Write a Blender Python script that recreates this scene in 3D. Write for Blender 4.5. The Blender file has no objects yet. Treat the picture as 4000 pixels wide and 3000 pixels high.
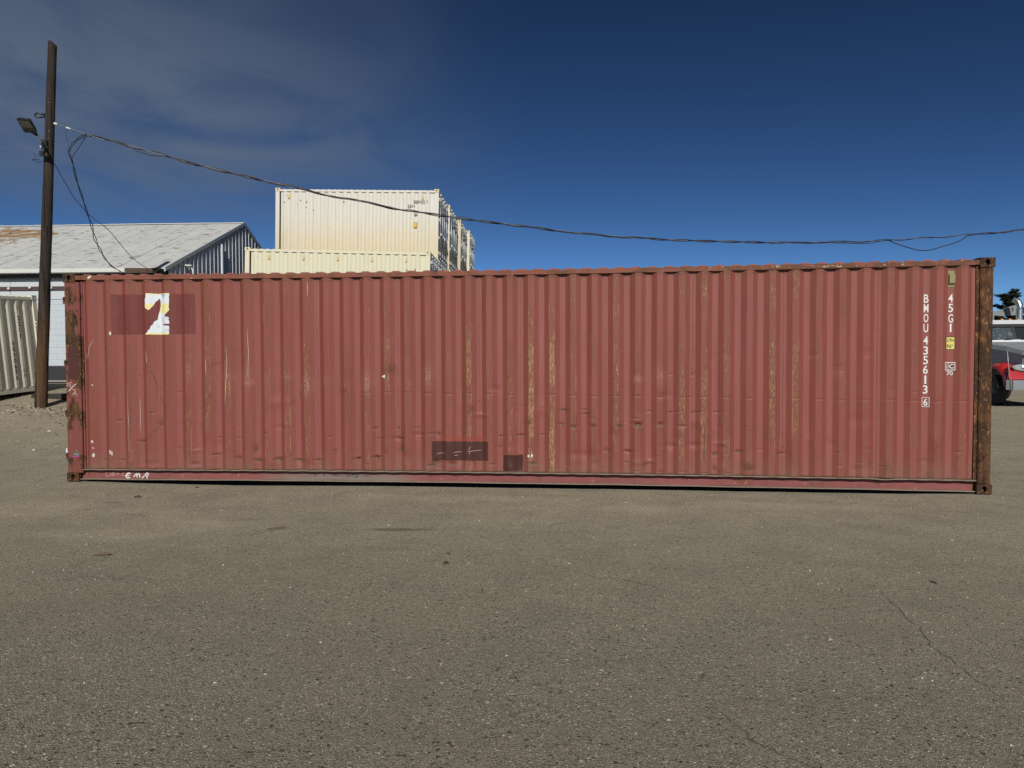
import bpy, math, random
import numpy as np
from mathutils import Vector, Matrix, noise as mnoise
from mathutils.geometry import tessellate_polygon

random.seed(7)
rng = np.random.default_rng(7)
S = bpy.context.scene
COL = S.collection

# ------------------------------------------------------------------ camera, sky, sun, exposure
CAMP = np.array([7.178, -8.988, 1.617])
PITCH, ROLL, YAW, FPX = -0.0286, -0.0036, -0.0999, 2700.0
_fw = np.array([math.sin(YAW)*math.cos(PITCH), math.cos(YAW)*math.cos(PITCH), math.sin(PITCH)])
_rt0 = np.array([math.cos(YAW), -math.sin(YAW), 0.0])
_up0 = np.cross(_rt0, _fw)
_rt = _rt0*math.cos(ROLL) + _up0*math.sin(ROLL)
_up = -_rt0*math.sin(ROLL) + _up0*math.cos(ROLL)
RTH = np.array([math.cos(.0999), math.sin(.0999), 0]); FWH = np.array([-math.sin(.0999), math.cos(.0999), 0])
cd = bpy.data.cameras.new('camera'); cam = bpy.data.objects.new('camera', cd); COL.objects.link(cam)
M = Matrix.Identity(4)
for i in range(3):
    M[i][0], M[i][1], M[i][2], M[i][3] = _rt[i], _up[i], -_fw[i], CAMP[i]
cam.matrix_world = M
cd.sensor_width = 36.0; cd.lens = FPX/4000*36.0; cd.clip_start = 0.05; cd.clip_end = 3000
S.camera = cam

SUN_EL, SUN_AZ = math.radians(37), math.radians(7.5)      # azimuth measured from -y towards +x
sun_dir = Vector((math.cos(SUN_EL)*math.sin(SUN_AZ), -math.cos(SUN_EL)*math.cos(SUN_AZ), math.sin(SUN_EL)))
W = bpy.data.worlds.new('World'); S.world = W; W.use_nodes = True
wn = W.node_tree; wn.nodes.clear()
sky = wn.nodes.new('ShaderNodeTexSky'); sky.sky_type = 'NISHITA'; sky.sun_disc = False
sky.sun_elevation = SUN_EL; sky.sun_rotation = math.pi - SUN_AZ
sky.altitude = 1600; sky.air_density = 0.6; sky.dust_density = 0.0; sky.ozone_density = 10.0
bg = wn.nodes.new('ShaderNodeBackground'); bg.inputs[1].default_value = 0.05
out = wn.nodes.new('ShaderNodeOutputWorld')
wtc = wn.nodes.new('ShaderNodeTexCoord')
def wmath(op, a, b=None, c=None, clamp=False):
    n = wn.nodes.new('ShaderNodeMath'); n.operation = op; n.use_clamp = clamp
    for i, x in enumerate((a, b, c)):
        if x is None: continue
        if isinstance(x, (int, float)): n.inputs[i].default_value = x
        else: wn.links.new(x, n.inputs[i])
    return n.outputs[0]
# thin cirrus, thicker towards the west (left), drifting streaks
wsep = wn.nodes.new('ShaderNodeSeparateXYZ'); wn.links.new(wtc.outputs['Generated'], wsep.inputs[0])
zc = wmath('MAXIMUM', wsep.outputs[2], 0.04)
wcx = wmath('DIVIDE', wsep.outputs[0], zc); wcy = wmath('DIVIDE', wsep.outputs[1], zc)
wcomb = wn.nodes.new('ShaderNodeCombineXYZ'); wn.links.new(wcx, wcomb.inputs[0]); wn.links.new(wcy, wcomb.inputs[1])
wmap = wn.nodes.new('ShaderNodeMapping'); wmap.inputs['Scale'].default_value = (0.50, 0.34, 1); wmap.inputs['Rotation'].default_value = (0, 0, 0.5)
wn.links.new(wcomb.outputs[0], wmap.inputs[0])
wnz = wn.nodes.new('ShaderNodeTexNoise'); wnz.inputs['Scale'].default_value = 2.4; wnz.inputs['Detail'].default_value = 8; wnz.inputs['Roughness'].default_value = 0.55; wnz.inputs['Distortion'].default_value = 1.0
wn.links.new(wmap.outputs[0], wnz.inputs['Vector'])
wfall = wmath('MULTIPLY_ADD', wsep.outputs[0], -1.9, -0.06, clamp=True)      # west side of the sky
wlow = wmath('MULTIPLY_ADD', wsep.outputs[2], 8.0, -1.25, clamp=True)
wfall = wmath('MULTIPLY', wmath('MULTIPLY', wfall, wfall), wmath('MULTIPLY_ADD', wfall, -2.0, 3.0))
wlow = wmath('MULTIPLY', wlow, wmath('MULTIPLY_ADD', wsep.outputs[2], -3.6, 2.1, clamp=True))
wd = wmath('MULTIPLY', wmath('MULTIPLY', wmath('MULTIPLY_ADD', wnz.outputs[0], 2.6, -0.56, clamp=True), wfall), wlow)
wmix = wn.nodes.new('ShaderNodeMix'); wmix.data_type = 'RGBA'
wn.links.new(wmath('MULTIPLY', wd, 0.92), wmix.inputs[0]); wmix.inputs[7].default_value = (2.0, 2.65, 3.75, 1)
wgm = wn.nodes.new('ShaderNodeGamma'); wgm.inputs[1].default_value = 1.62; wn.links.new(sky.outputs[0], wgm.inputs[0])
wti = wn.nodes.new('ShaderNodeMix'); wti.data_type = 'RGBA'; wti.blend_type = 'MULTIPLY'; wti.inputs[0].default_value = 1; wti.inputs[7].default_value = (1.18, .745, .40, 1)
wn.links.new(wgm.outputs[0], wti.inputs[6]); wn.links.new(wti.outputs[2], wmix.inputs[6])
wn.links.new(wmix.outputs[2], bg.inputs[0]); wn.links.new(bg.outputs[0], out.inputs[0])

sl = bpy.data.lights.new('sun', 'SUN'); sl.energy = 4.5; sl.angle = math.radians(0.53); sl.color = (1.0, 0.95, 0.87)
sun = bpy.data.objects.new('sun', sl); COL.objects.link(sun)
sun.rotation_euler = sun_dir.to_track_quat('Z', 'Y').to_euler(); sun.location = (0, -20, 30)
vs = S.view_settings; vs.view_transform = 'Standard'; vs.look = 'None'; vs.exposure = 0.15; vs.gamma = 1.0; vs.use_curve_mapping = False
S.cycles.use_denoising = False
S.cycles.max_bounces = 6

# ------------------------------------------------------------------ measuring helpers
def _ray(px, py): return _rt*(px-2000)/FPX + _up*(1500-py)/FPX + _fw
def on_y(px, py, Y=0.03):
    d = _ray(px, py); return CAMP + (Y-CAMP[1])/d[1]*d
def at(px, py, D):
    d = _ray(px, py); return CAMP + D/(d@FWH)*d
def F(lat, dep, z):
    p = CAMP + RTH*lat + FWH*dep; p[2] = z; return p

def sstep(t):
    t = np.clip(t, 0, 1); return t*t*(3-2*t)
def g(x, y):
    """height of the lot"""
    return ((.33-.14*sstep((x-6)/8))*sstep((y-1.5)/12) + .75*sstep(-x/8)*sstep(y/10)
            - .022*np.exp(-((x-2.3)/1.3)**2-((y+.2)/1.6)**2) - .014*sstep((x-.35)/.8)*sstep((11.85-x)/.8)*np.exp(-((y-.6)/1.2)**4) - .006)

# ------------------------------------------------------------------ mesh + object helpers
def tag(o, label=None, cat=None, group=None, kind=None):
    if label: o['label'] = label
    if cat: o['category'] = cat
    if group: o['group'] = group
    if kind: o['kind'] = kind
    return o
def empty(name, loc=(0, 0, 0), rot=(0, 0, 0), label=None, cat=None, group=None):
    o = bpy.data.objects.new(name, None); COL.objects.link(o)
    o.location = loc; o.rotation_euler = rot; o.empty_display_size = .2
    return tag(o, label, cat, group)
def place(name, mesh, parent=None, loc=(0, 0, 0), rot=(0, 0, 0), mat=None, scale=None):
    o = bpy.data.objects.new(name, mesh); COL.objects.link(o); o.parent = parent
    o.location = loc; o.rotation_euler = rot
    if scale: o.scale = scale
    if mat is not None:
        if not mesh.materials: mesh.materials.append(mat)
        o.material_slots[0].link = 'OBJECT'; o.material_slots[0].material = mat
    return o
class MB:
    def __init__(s): s.v = []; s.f = []; s.sm = []
    def add(s, vs, fs, smooth=False):
        n = len(s.v); s.v += [tuple(map(float, q)) for q in vs]
        for f in fs: s.f.append(tuple(i+n for i in f)); s.sm.append(smooth)
        return s
    def box(s, x0, x1, y0, y1, z0, z1):
        return s.add([(x0,y0,z0),(x1,y0,z0),(x1,y1,z0),(x0,y1,z0),(x0,y0,z1),(x1,y0,z1),(x1,y1,z1),(x0,y1,z1)],
                     [(0,3,2,1),(4,5,6,7),(0,1,5,4),(1,2,6,5),(2,3,7,6),(3,0,4,7)])
    def bbox(s, x0, x1, y0, y1, z0, z1, b=.01):
        """box with chamfered vertical and horizontal edges"""
        vs = []; 
        for z, i in ((z0, b), (z0+b, 0), (z1-b, 0), (z1, b)):
            for (x, y) in ((x0+i+b,y0+i),(x1-i-b,y0+i),(x1-i,y0+i+b),(x1-i,y1-i-b),(x1-i-b,y1-i),(x0+i+b,y1-i),(x0+i,y1-i-b),(x0+i,y0+i+b)):
                vs.append((x, y, z))
        fs = [tuple(range(7, -1, -1)), tuple(range(24, 32))]
        for r in range(3):
            for k in range(8): fs.append((r*8+k, r*8+(k+1) % 8, r*8+8+(k+1) % 8, r*8+8+k))
        return s.add(vs, fs)
    def tube(s, pts, r, n=8, cap=True, smooth=True):
        P = [Vector(p) for p in pts]; vs = []; fs = []
        R = r if hasattr(r, '__len__') else [r]*len(P)
        t0 = (P[1]-P[0]).normalized(); a = t0.orthogonal().normalized()
        for i, p in enumerate(P):
            t = (P[min(i+1, len(P)-1)]-P[max(i-1, 0)]).normalized()
            a = (a - t*a.dot(t)).normalized(); b = t.cross(a)
            for k in range(n):
                w = 2*math.pi*k/n; vs.append(p + (a*math.cos(w)+b*math.sin(w))*R[i])
        for i in range(len(P)-1):
            for k in range(n): fs.append((i*n+k, i*n+(k+1) % n, i*n+n+(k+1) % n, i*n+n+k))
        s.add(vs, fs, smooth)
        if cap:
            m = len(s.v)-len(vs)
            s.f.append(tuple(m+k for k in range(n-1, -1, -1))); s.sm.append(False)
            s.f.append(tuple(m+len(vs)-n+k for k in range(n))); s.sm.append(False)
        return s
    def prism(s, poly, a, b, axis='y'):
        """poly: 2-D outline; extruded from a to b along axis. x: (y,z), y: (x,z), z: (x,y)"""
        def q(p, t): return {'x': (t, p[0], p[1]), 'y': (p[0], t, p[1]), 'z': (p[0], p[1], t)}[axis]
        n = len(poly); vs = [q(p, a) for p in poly]+[q(p, b) for p in poly]
        fs = [tuple(range(n)), tuple(range(2*n-1, n-1, -1))]+[(i, n+i, n+(i+1) % n, (i+1) % n) for i in range(n)]
        return s.add(vs, fs)
    def lathe(s, prof, c, axis='x', n=24, smooth=True):
        """prof: list of (radius, offset along axis)"""
        vs = []; fs = []
        for (r, o) in prof:
            for k in range(n):
                w = 2*math.pi*k/n; u, v = r*math.cos(w), r*math.sin(w)
                d = {'x': (o, u, v), 'y': (u, o, v), 'z': (u, v, o)}[axis]
                vs.append((c[0]+d[0], c[1]+d[1], c[2]+d[2]))
        for i in range(len(prof)-1):
            for k in range(n): fs.append((i*n+k, i*n+(k+1) % n, i*n+n+(k+1) % n, i*n+n+k))
        return s.add(vs, fs, smooth)
    def mesh(s, name, mat=None):
        m = bpy.data.meshes.new(name); m.from_pydata(s.v, [], s.f)
        m.polygons.foreach_set('use_smooth', s.sm)
        if mat: m.materials.append(mat)
        m.validate(); m.update(); return m
    def build(s, name, mat, parent=None, loc=(0, 0, 0), rot=(0, 0, 0)):
        o = bpy.data.objects.new(name, s.mesh(name, mat)); COL.objects.link(o)
        o.parent = parent; o.location = loc; o.rotation_euler = rot
        return o
def fix_normals(m):
    import bmesh
    b = bmesh.new(); b.from_mesh(m); bmesh.ops.recalc_face_normals(b, faces=b.faces); b.to_mesh(m); b.free()
def crom(P, n):
    """catmull-rom through points, n samples for each span"""
    P = [np.array(p, float) for p in P]; P = [2*P[0]-P[1]]+P+[2*P[-1]-P[-2]]; o = []
    for i in range(1, len(P)-2):
        for k in range(n):
            t = k/n; a, b, c, d = P[i-1:i+3]
            o.append(.5*((2*b)+(c-a)*t+(2*a-5*b+4*c-d)*t*t+(3*b-a-3*c+d)*t**3))
    o.append(P[-2]); return o
_txt = {}
def text_geo(body, bold=0.0):
    """flat outline of a text, unit size, from the built-in font -> verts (x,y), faces"""
    k = (body, bold)
    if k in _txt: return _txt[k]
    c = bpy.data.curves.new('t', 'FONT'); c.body = body; c.size = 1; c.align_x = 'CENTER'; c.align_y = 'CENTER'; c.offset = bold; c.resolution_u = 4
    o = bpy.data.objects.new('t', c); COL.objects.link(o)
    dg = bpy.context.evaluated_depsgraph_get(); dg.update()
    m = bpy.data.meshes.new_from_object(o.evaluated_get(dg))
    v = np.array([q.co[:2] for q in m.vertices]) if len(m.vertices) else np.zeros((0, 2))
    f = [tuple(p.vertices) for p in m.polygons]
    if len(v): v = v - (v.max(0)+v.min(0))/2
    bpy.data.objects.remove(o); bpy.data.curves.remove(c); bpy.data.meshes.remove(m)
    _txt[k] = (v, f); return v, f
def text_xz(mb, body, cx, cz, w, h, yf, bold=0.0):
    """write a text into an xz plane, fitted into w x h; yf(x,z) gives the depth"""
    v, f = text_geo(body, bold)
    e = v.max(0)-v.min(0)
    X = cx+v[:, 0]/e[0]*w; Z = cz+v[:, 1]/e[1]*h
    mb.add([(x, yf(x, z), z) for x, z in zip(X, Z)], f)
def ribbon(mb, pts, w, yf, taper=False):
    """stroke of width w along (x,z) points lying on y = yf(x,z)"""
    P = [np.array(p, float) for p in pts]; n = len(P); vs = []
    for i, p in enumerate(P):
        t = P[min(i+1, n-1)]-P[max(i-1, 0)]; t = t/(np.linalg.norm(t)+1e-9); m = np.array([-t[1], t[0]])
        ww = w/2*(math.sin(math.pi*(i+.5)/n)**.5 if taper else 1)*(1+.25*math.sin(i*2.3))
        for sgn in (1, -1):
            q = p+m*ww*sgn; vs.append((q[0], yf(q[0], q[1]), q[1]))
    mb.add(vs, [(2*i, 2*i+2, 2*i+3, 2*i+1) for i in range(n-1)])
def dense(pts, step):
    o = []
    for a, b in zip(pts[:-1], pts[1:]):
        a, b = np.array(a, float), np.array(b, float); k = max(1, int(np.linalg.norm(b-a)/step))
        o += [a+(b-a)*i/k for i in range(k)]
    return o+[np.array(pts[-1], float)]

# ------------------------------------------------------------------ material helpers
KSC = 1.0        # overall albedo of the paint family being defined
class N:
    def __init__(s, name):
        s.m = bpy.data.materials.new(name); s.m.use_nodes = True; s.t = s.m.node_tree; s.t.nodes.clear()
        s.b = s.new('ShaderNodeBsdfPrincipled'); s.o = s.new('ShaderNodeOutputMaterial'); s.link(s.b.outputs[0], s.o.inputs[0])
        s.tc = s.new('ShaderNodeTexCoord'); s.obj = s.tc.outputs['Object']
    def new(s, k): return s.t.nodes.new(k)
    def link(s, a, b): s.t.links.new(a, b)
    def put(s, sock, x):
        if isinstance(x, (int, float)): sock.default_value = x
        elif isinstance(x, tuple): sock.default_value = x if len(x) != 3 or sock.type != 'RGBA' else (*x, 1)
        else: s.link(x, sock)
    def math(s, op, a, b=0.0, c=0.0, clamp=False):
        n = s.new('ShaderNodeMath'); n.operation = op; n.use_clamp = clamp
        for i, x in enumerate((a, b, c)): s.put(n.inputs[i], x)
        return n.outputs[0]
    def ramp01(s, x, lo, hi):
        n = s.new('ShaderNodeMapRange'); n.interpolation_type = 'SMOOTHSTEP'
        s.put(n.inputs[0], x); n.inputs[1].default_value = lo; n.inputs[2].default_value = hi
        return n.outputs[0]
    def mapping(s, scale, v=None, loc=(0, 0, 0)):
        n = s.new('ShaderNodeMapping'); n.inputs['Scale'].default_value = scale; n.inputs['Location'].default_value = loc
        s.link(v or s.obj, n.inputs[0]); return n.outputs[0]
    def noise(s, scale, detail=4, rough=.55, v=None, stretch=None, loc=(0, 0, 0), dist=0.0):
        n = s.new('ShaderNodeTexNoise'); n.inputs['Scale'].default_value = scale; n.inputs['Detail'].default_value = detail
        n.inputs['Roughness'].default_value = rough; n.inputs['Distortion'].default_value = dist
        s.link(s.mapping(stretch or (1, 1, 1), v, loc), n.inputs['Vector']); return n.outputs['Fac']
    def voro(s, scale, v=None, rnd=1.0):
        n = s.new('ShaderNodeTexVoronoi'); n.inputs['Scale'].default_value = scale; n.inputs['Randomness'].default_value = rnd
        s.link(v or s.obj, n.inputs['Vector']); return n.outputs['Distance'], n.outputs['Color']
    def mix(s, f, a, b, mode='MIX'):
        n = s.new('ShaderNodeMix'); n.data_type = 'RGBA'; n.blend_type = mode
        s.put(n.inputs[0], f); s.put(n.inputs[6], a); s.put(n.inputs[7], b); return n.outputs[2]
    def attr(s, name):
        n = s.new('ShaderNodeAttribute'); n.attribute_name = name; return n.outputs['Fac']
    def sep(s, v=None):
        n = s.new('ShaderNodeSeparateXYZ'); s.link(v or s.obj, n.inputs[0]); return n.outputs
    def crange(s, f, stops):
        n = s.new('ShaderNodeValToRGB'); e = n.color_ramp.elements
        e[0].position, e[0].color = stops[0][0], (*stops[0][1], 1); e[1].position, e[1].color = stops[-1][0], (*stops[-1][1], 1)
        for p, c in stops[1:-1]:
            q = e.new(p); q.color = (*c, 1)
        s.link(f, n.inputs[0]); return n.outputs[0]
    def bump(s, h, dist, strength=1.0, prev=None):
        n = s.new('ShaderNodeBump'); n.inputs['Distance'].default_value = dist; n.inputs['Strength'].default_value = strength
        s.put(n.inputs['Height'], h)
        if prev: s.link(prev, n.inputs['Normal'])
        s.link(n.outputs[0], s.b.inputs['Normal']); return n.outputs[0]
    def done(s, col, rough=.6, metal=0.0, spec=None):
        if KSC != 1.0: col = s.mix(1.0, col, (KSC, KSC, KSC), 'MULTIPLY')
        s.put(s.b.inputs['Base Color'], col); s.put(s.b.inputs['Roughness'], rough); s.put(s.b.inputs['Metallic'], metal)
        if spec is not None: s.b.inputs['Specular IOR Level'].default_value = spec
        return s.m
def simple(name, col, rough=.6, metal=0.0, var=.12, scale=6, bump=0.0, spec=None):
    n = N(name); f = n.noise(scale, 5)
    c2 = tuple(min(1, c*(1+var)) for c in col); c1 = tuple(c*(1-var) for c in col)
    c = n.mix(f, c1, c2)
    if bump: n.bump(n.noise(scale*8, 4), bump)
    return n.done(c, rough, metal, spec)

KSC = .58
RED = (.36, .098, .082); RED_D = (.20, .045, .042); RUST = (.20, .085, .036); RUST_D = (.075, .032, .017); FLECK = (.58, .34, .17)

def mat_red_wall():
    n = N('red_container_paint')
    x, y, z = n.sep()
    c = n.mix(n.noise(.7, 3), (.33, .088, .072), (.385, .112, .096))
    # chalky vertical fading, one streak next to another
    c = n.mix(n.math('MULTIPLY', n.ramp01(n.noise(9, 6, .6, stretch=(1, 1, .05)), .45, .75), .35), c, (.41, .155, .145))
    c = n.mix(n.math('MULTIPLY', n.ramp01(n.noise(5, 5, .6, stretch=(1, 1, .12), loc=(7, 0, 0)), .46, .74), .55), c, (.235, .066, .04))
    oi = n.new('ShaderNodeObjectInfo'); c = n.mix(n.math('MULTIPLY', oi.outputs['Random'], .22), c, (.27, .085, .072))
    # recessed faces kept a pinker chalk, rib sides darkened to paint in their shade
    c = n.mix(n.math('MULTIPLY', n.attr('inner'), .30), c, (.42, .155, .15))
    c = n.mix(n.math('MULTIPLY', n.attr('flank_shade'), .5), c, (.27, .060, .042))
    w = n.attr('wear')
    n1 = n.noise(13, 8, .62, stretch=(1, 1, .16))
    brown = n.math('MULTIPLY', n.math('ADD', n.math('MULTIPLY', w, .85), n.math('SUBTRACT', n1, .80)), 3.2, clamp=True)
    c = n.mix(n.math('MULTIPLY', brown, .62), c, n.mix(n.noise(45, 4), (.17, .066, .036), (.31, .125, .068)))
    grey = n.ramp01(n.noise(16, 6, .6, stretch=(1, 1, .3), loc=(3, 1, 9)), .62, .72)
    c = n.mix(n.math('MULTIPLY', n.math('MULTIPLY', grey, w), .5), c, (.19, .15, .14))
    n2 = n.noise(58, 6, .68, stretch=(1.9, 1, .22), dist=1.0)
    sc = n.math('MULTIPLY', n.math('ADD', n.math('MULTIPLY', n.math('POWER', w, .5), .575), n.math('SUBTRACT', n2, 1.035)), 14.0, clamp=True)
    c = n.mix(n.math('MULTIPLY', sc, .88), c, n.mix(n.noise(6, 3, loc=(3, 3, 3)), (.66, .42, .26), (.52, .29, .13)))
    sf = n.math('MULTIPLY', n.attr('scuff'), n.ramp01(n.noise(55, 5, .6, stretch=(1, 1, .5)), .35, .62))
    c = n.mix(n.math('MULTIPLY', sf, .42), c, (.66, .42, .38))
    # edge scratches along the rib corners
    e = n.attr('edge'); n3 = n.noise(34, 6, .7, stretch=(2, 1, .035))
    ed = n.math('MULTIPLY', n.math('ADD', n.math('MULTIPLY', e, .5), n.math('SUBTRACT', n3, .86)), 8.0, clamp=True)
    c = n.mix(n.math('MULTIPLY', ed, .8), c, n.mix(n.ramp01(n.noise(4, 2, loc=(0, 0, 4)), .45, .6), (.60, .36, .2), (.10, .05, .03)))
    # rust at dents, seams and the foot
    r = n.attr('rust'); nr = n.noise(38, 6, .65)
    rr = n.math('MULTIPLY', n.math('ADD', r, n.math('SUBTRACT', nr, .70)), 4.0, clamp=True)
    c = n.mix(n.math('MULTIPLY', rr, .85), c, n.mix(n.noise(60, 3), (.07, .034, .018), (.19, .095, .04)))
    spot = n.ramp01(n.noise(26, 4, .5, loc=(5, 5, 5)), .74, .78)
    c = n.mix(n.math('MULTIPLY', spot, .7), c, (.11, .045, .028))
    hs = n.noise(9, 5, .55, stretch=(.35, 1, 2.4), loc=(2, 0, 6), dist=.4)
    line = n.math('MULTIPLY', n.ramp01(n.math('ABSOLUTE', n.math('SUBTRACT', hs, .5)), .006, .002), n.ramp01(n.noise(2.3, 4, loc=(8, 0, 2)), .60, .68))
    c = n.mix(n.math('MULTIPLY', line, .55), c, n.mix(n.ramp01(n.noise(1.7, 2), .45, .55), (.10, .045, .03), (.55, .33, .26)))
    blot = n.math('MULTIPLY', n.ramp01(n.noise(3.4, 6, .62, loc=(0, 2, 5)), .56, .70), n.ramp01(z, 1.9, .5))
    c = n.mix(n.math('MULTIPLY', blot, .35), c, (.21, .085, .06))
    foot = n.math('MULTIPLY', n.ramp01(z, .52, .17), n.ramp01(n.noise(5, 5, .6, stretch=(1, 1, .5)), .3, .7))
    c = n.mix(n.math('MULTIPLY', foot, .42), c, (.27, .19, .14))
    topr = n.math('MULTIPLY', n.ramp01(z, 2.3, 2.8), n.ramp01(n.noise(7, 5, .6, stretch=(1, 1, .25), loc=(1, 0, 3)), .4, .65))
    c = n.mix(n.math('MULTIPLY', topr, .4), c, (.28, .105, .045))
    c = n.mix(1.0, c, (.97, .955, .90), 'MULTIPLY')
    n.bump(n.math('ADD', n.noise(22, 4, stretch=(1, 1, .2)), n.math('MULTIPLY', sc, .5)), .0014)
    return n.done(c, n.math('MULTIPLY_ADD', n.noise(8, 3), .2, .5), 0, .35)
def mat_rail():
    n = N('red_rail_paint'); x, y, z = n.sep()
    c = n.mix(n.noise(2, 4, stretch=(.5, 1, 3)), (.29, .085, .078), (.36, .125, .12))
    c = n.mix(n.math('MULTIPLY', n.ramp01(n.noise(6, 6, .65), .56, .68), .7), c, (.19, .08, .045))
    c = n.mix(n.ramp01(n.noise(28, 5, .6), .66, .70), c, (.52, .35, .22))
    sm = n.math('MULTIPLY', n.ramp01(x, 2.6, 3.4), n.ramp01(x, 5.2, 4.5)); up_ = n.ramp01(n.math('ADD', z, n.math('MULTIPLY', n.noise(3, 5), .05)), .19, .11)
    c = n.mix(n.math('MULTIPLY', n.math('MULTIPLY', sm, n.math('MULTIPLY_ADD', up_, .7, .25)), .85), c, (.27, .25, .21))
    c = n.mix(n.math('MULTIPLY', n.ramp01(n.noise(1.6, 5, .6, stretch=(1, 1, 2), loc=(4, 0, 0)), .5, .7), .3), c, (.20, .10, .09))
    n.bump(n.noise(30, 4), .001); return n.done(c, .7, 0, .25)
def mat_top_rail():
    n = N('rusty_rail_paint'); x, y, z = n.sep()
    right = n.ramp01(x, 5.0, 11.5)
    c = n.mix(n.noise(3, 4, stretch=(.6, 1, 2)), (.30, .095, .06), (.33, .13, .085))
    r = n.ramp01(n.math('ADD', n.noise(4, 7, .68, stretch=(.6, 1, 1.5)), n.math('MULTIPLY', right, .09)), .50, .60)
    c = n.mix(n.math('MULTIPLY', r, .85), c, n.mix(n.noise(30, 3), (.105, .048, .026), (.24, .11, .055)))
    f = n.ramp01(n.math('ADD', n.noise(20, 6, .65, stretch=(.6, 1, 1)), n.math('MULTIPLY', right, .07)), .66, .69)
    c = n.mix(f, c, (.58, .40, .28)); n.bump(n.noise(40, 5), .0015); return n.done(c, .7, 0, .25)
def mat_post(name, paint):
    n = N(name); x, y, z = n.sep()
    c = n.mix(n.ramp01(n.noise(9, 8, .72, stretch=(1, 1, .45)), .34, .66), (.036, .020, .013), (.180, .080, .036))
    c = n.mix(n.math('MULTIPLY', n.ramp01(n.noise(2.1, 5, .65, loc=(0, 3, 0)), .48, .62), .75), c, (.055, .034, .022))
    c = n.mix(n.math('MULTIPLY', n.ramp01(n.noise(24, 7, .7, stretch=(1, 1, .3), loc=(4, 0, 0)), .54, .64), .8), c, (.36, .17, .060))
    c = n.mix(n.ramp01(n.noise(60, 5, .65, stretch=(1, 1, .25)), .615, .66), c, (.52, .33, .17))
    p = n.ramp01(n.noise(3.2, 5, .6, stretch=(1, 1, .6), loc=(2, 2, 0)), 1-paint, 1.06-paint)
    c = n.mix(n.math('MULTIPLY', p, .85), c, n.mix(n.noise(20, 3), (.26, .068, .055), (.34, .12, .105)))
    n.bump(n.noise(45, 6, .7, stretch=(1, 1, .5)), .004); return n.done(c, .85, 0, .2)
M_WALL = mat_red_wall(); M_RAIL = mat_rail(); M_TOPR = mat_top_rail()
M_POSTL = mat_post('flaking_post_paint', .53); M_POSTR = mat_post('rusted_post_steel', .22); M_CAST = mat_post('rusted_casting_steel', .12)
M_DUST = simple('dusty_ledge', (.34, .27, .20), .9, var=.35, scale=12)
M_DARKPATCH = simple('oxide_patch_paint', (.098, .034, .027), .65, var=.22, scale=14, spec=.3)
M_BRIGHTPATCH = simple('red_primer_patch', (.34, .07, .045), .6, var=.15, scale=9)
M_WINE = simple('unfaded_red_paint', (.225, .056, .046), .6, var=.2, scale=6, spec=.3)
KSC = 1.0
M_WHITEPAINT = simple('white_lettering', (.58, .58, .55), .6, var=.08, scale=30)
M_CHALK = simple('chalk_marker', (.46, .42, .37), .8, var=.15, scale=40)
M_RUSTLINE = simple('rust_scratch', (.085, .042, .022), .9, var=.4, scale=40)
M_BLACKINK = simple('black_lettering', (.025, .025, .025), .6, var=.2)
M_OLIVE = simple('olive_vent_plastic', (.21, .18, .085), .6, var=.15, scale=20)
KSC = 1.0
M_GREEN = simple('green_tape', (.06, .22, .14), .6); M_MAG = simple('magenta_tape', (.30, .04, .20), .6)
M_SMUDGE = simple('grey_smudge', (.19, .175, .15), .85, var=.25, scale=10)
M_INK2 = simple('faded_blue_black_ink', (.055, .058, .07), .8, var=.3, scale=30)
M_YELLOW = simple('yellow_sticker', (.56, .47, .13), .5, var=.12, scale=12)

# ------------------------------------------------------------------ ground
def axis(a, b, step, far):
    core = list(np.arange(a, b+1e-6, step)); lo = []; hi = []; d = step*1.6; p = a
    while p > -far: p -= d; lo.append(p); d *= 1.35
    d = step*1.6; p = b
    while p < far: p += d; hi.append(p); d *= 1.35
    return np.array(lo[::-1]+core+hi)
gx = axis(-12, 24, .16, 900); gy = axis(-9.6, 17, .16, 900)
GX, GY = np.meshgrid(gx, gy)
near = np.exp(-np.maximum(0, np.maximum(np.abs(GX-6)-14, np.abs(GY-3)-13))/6)
GZ = g(GX, GY)
for j in range(GX.shape[0]):
    for i in range(GX.shape[1]):
        if near[j, i] > .05:
            p = (GX[j, i], GY[j, i], 0)
            k = .35 if -.6 < GY[j, i] < 3 and -.5 < GX[j, i] < 12.7 else 1.0
            GZ[j, i] += near[j, i]*k*(.018*mnoise.noise(Vector(p)*.45)+.008*mnoise.noise(Vector(p)*1.7)+.003*mnoise.noise(Vector(p)*4))-.004*(k < 1)
nx, ny = len(gx), len(gy)
idx = np.arange(nx*ny).reshape(ny, nx)
gf = np.stack([idx[:-1, :-1], idx[:-1, 1:], idx[1:, 1:], idx[1:, :-1]], -1).reshape(-1, 4)
gm = bpy.data.meshes.new('ground'); gm.from_pydata(np.stack([GX, GY, GZ], -1).reshape(-1, 3).tolist(), [], gf.tolist())
gm.polygons.foreach_set('use_smooth', [True]*len(gf))
def blob(px, py, rx, ry):       # sand / stain patches measured on the ground
    d = _ray(px, py); p = CAMP + (-CAMP[2])/d[2]*d; return p[0], p[1], rx, ry
sand = np.zeros_like(GX); stain = np.zeros_like(GX)
for (x, y, rx, ry) in [blob(1900, 1945, 1.9, .28), blob(2450, 1985, .9, .35), blob(700, 2040, 1.0, .4), blob(450, 2090, .9, .3), blob(620, 1990, .7, .22), blob(1500, 1935, .8, .2), blob(3100, 1975, 1.2, .25), blob(150, 1990, .8, .6)]:
    sand = np.maximum(sand, np.exp(-((GX-x)/rx)**2-((GY-y)/ry)**2))
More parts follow.
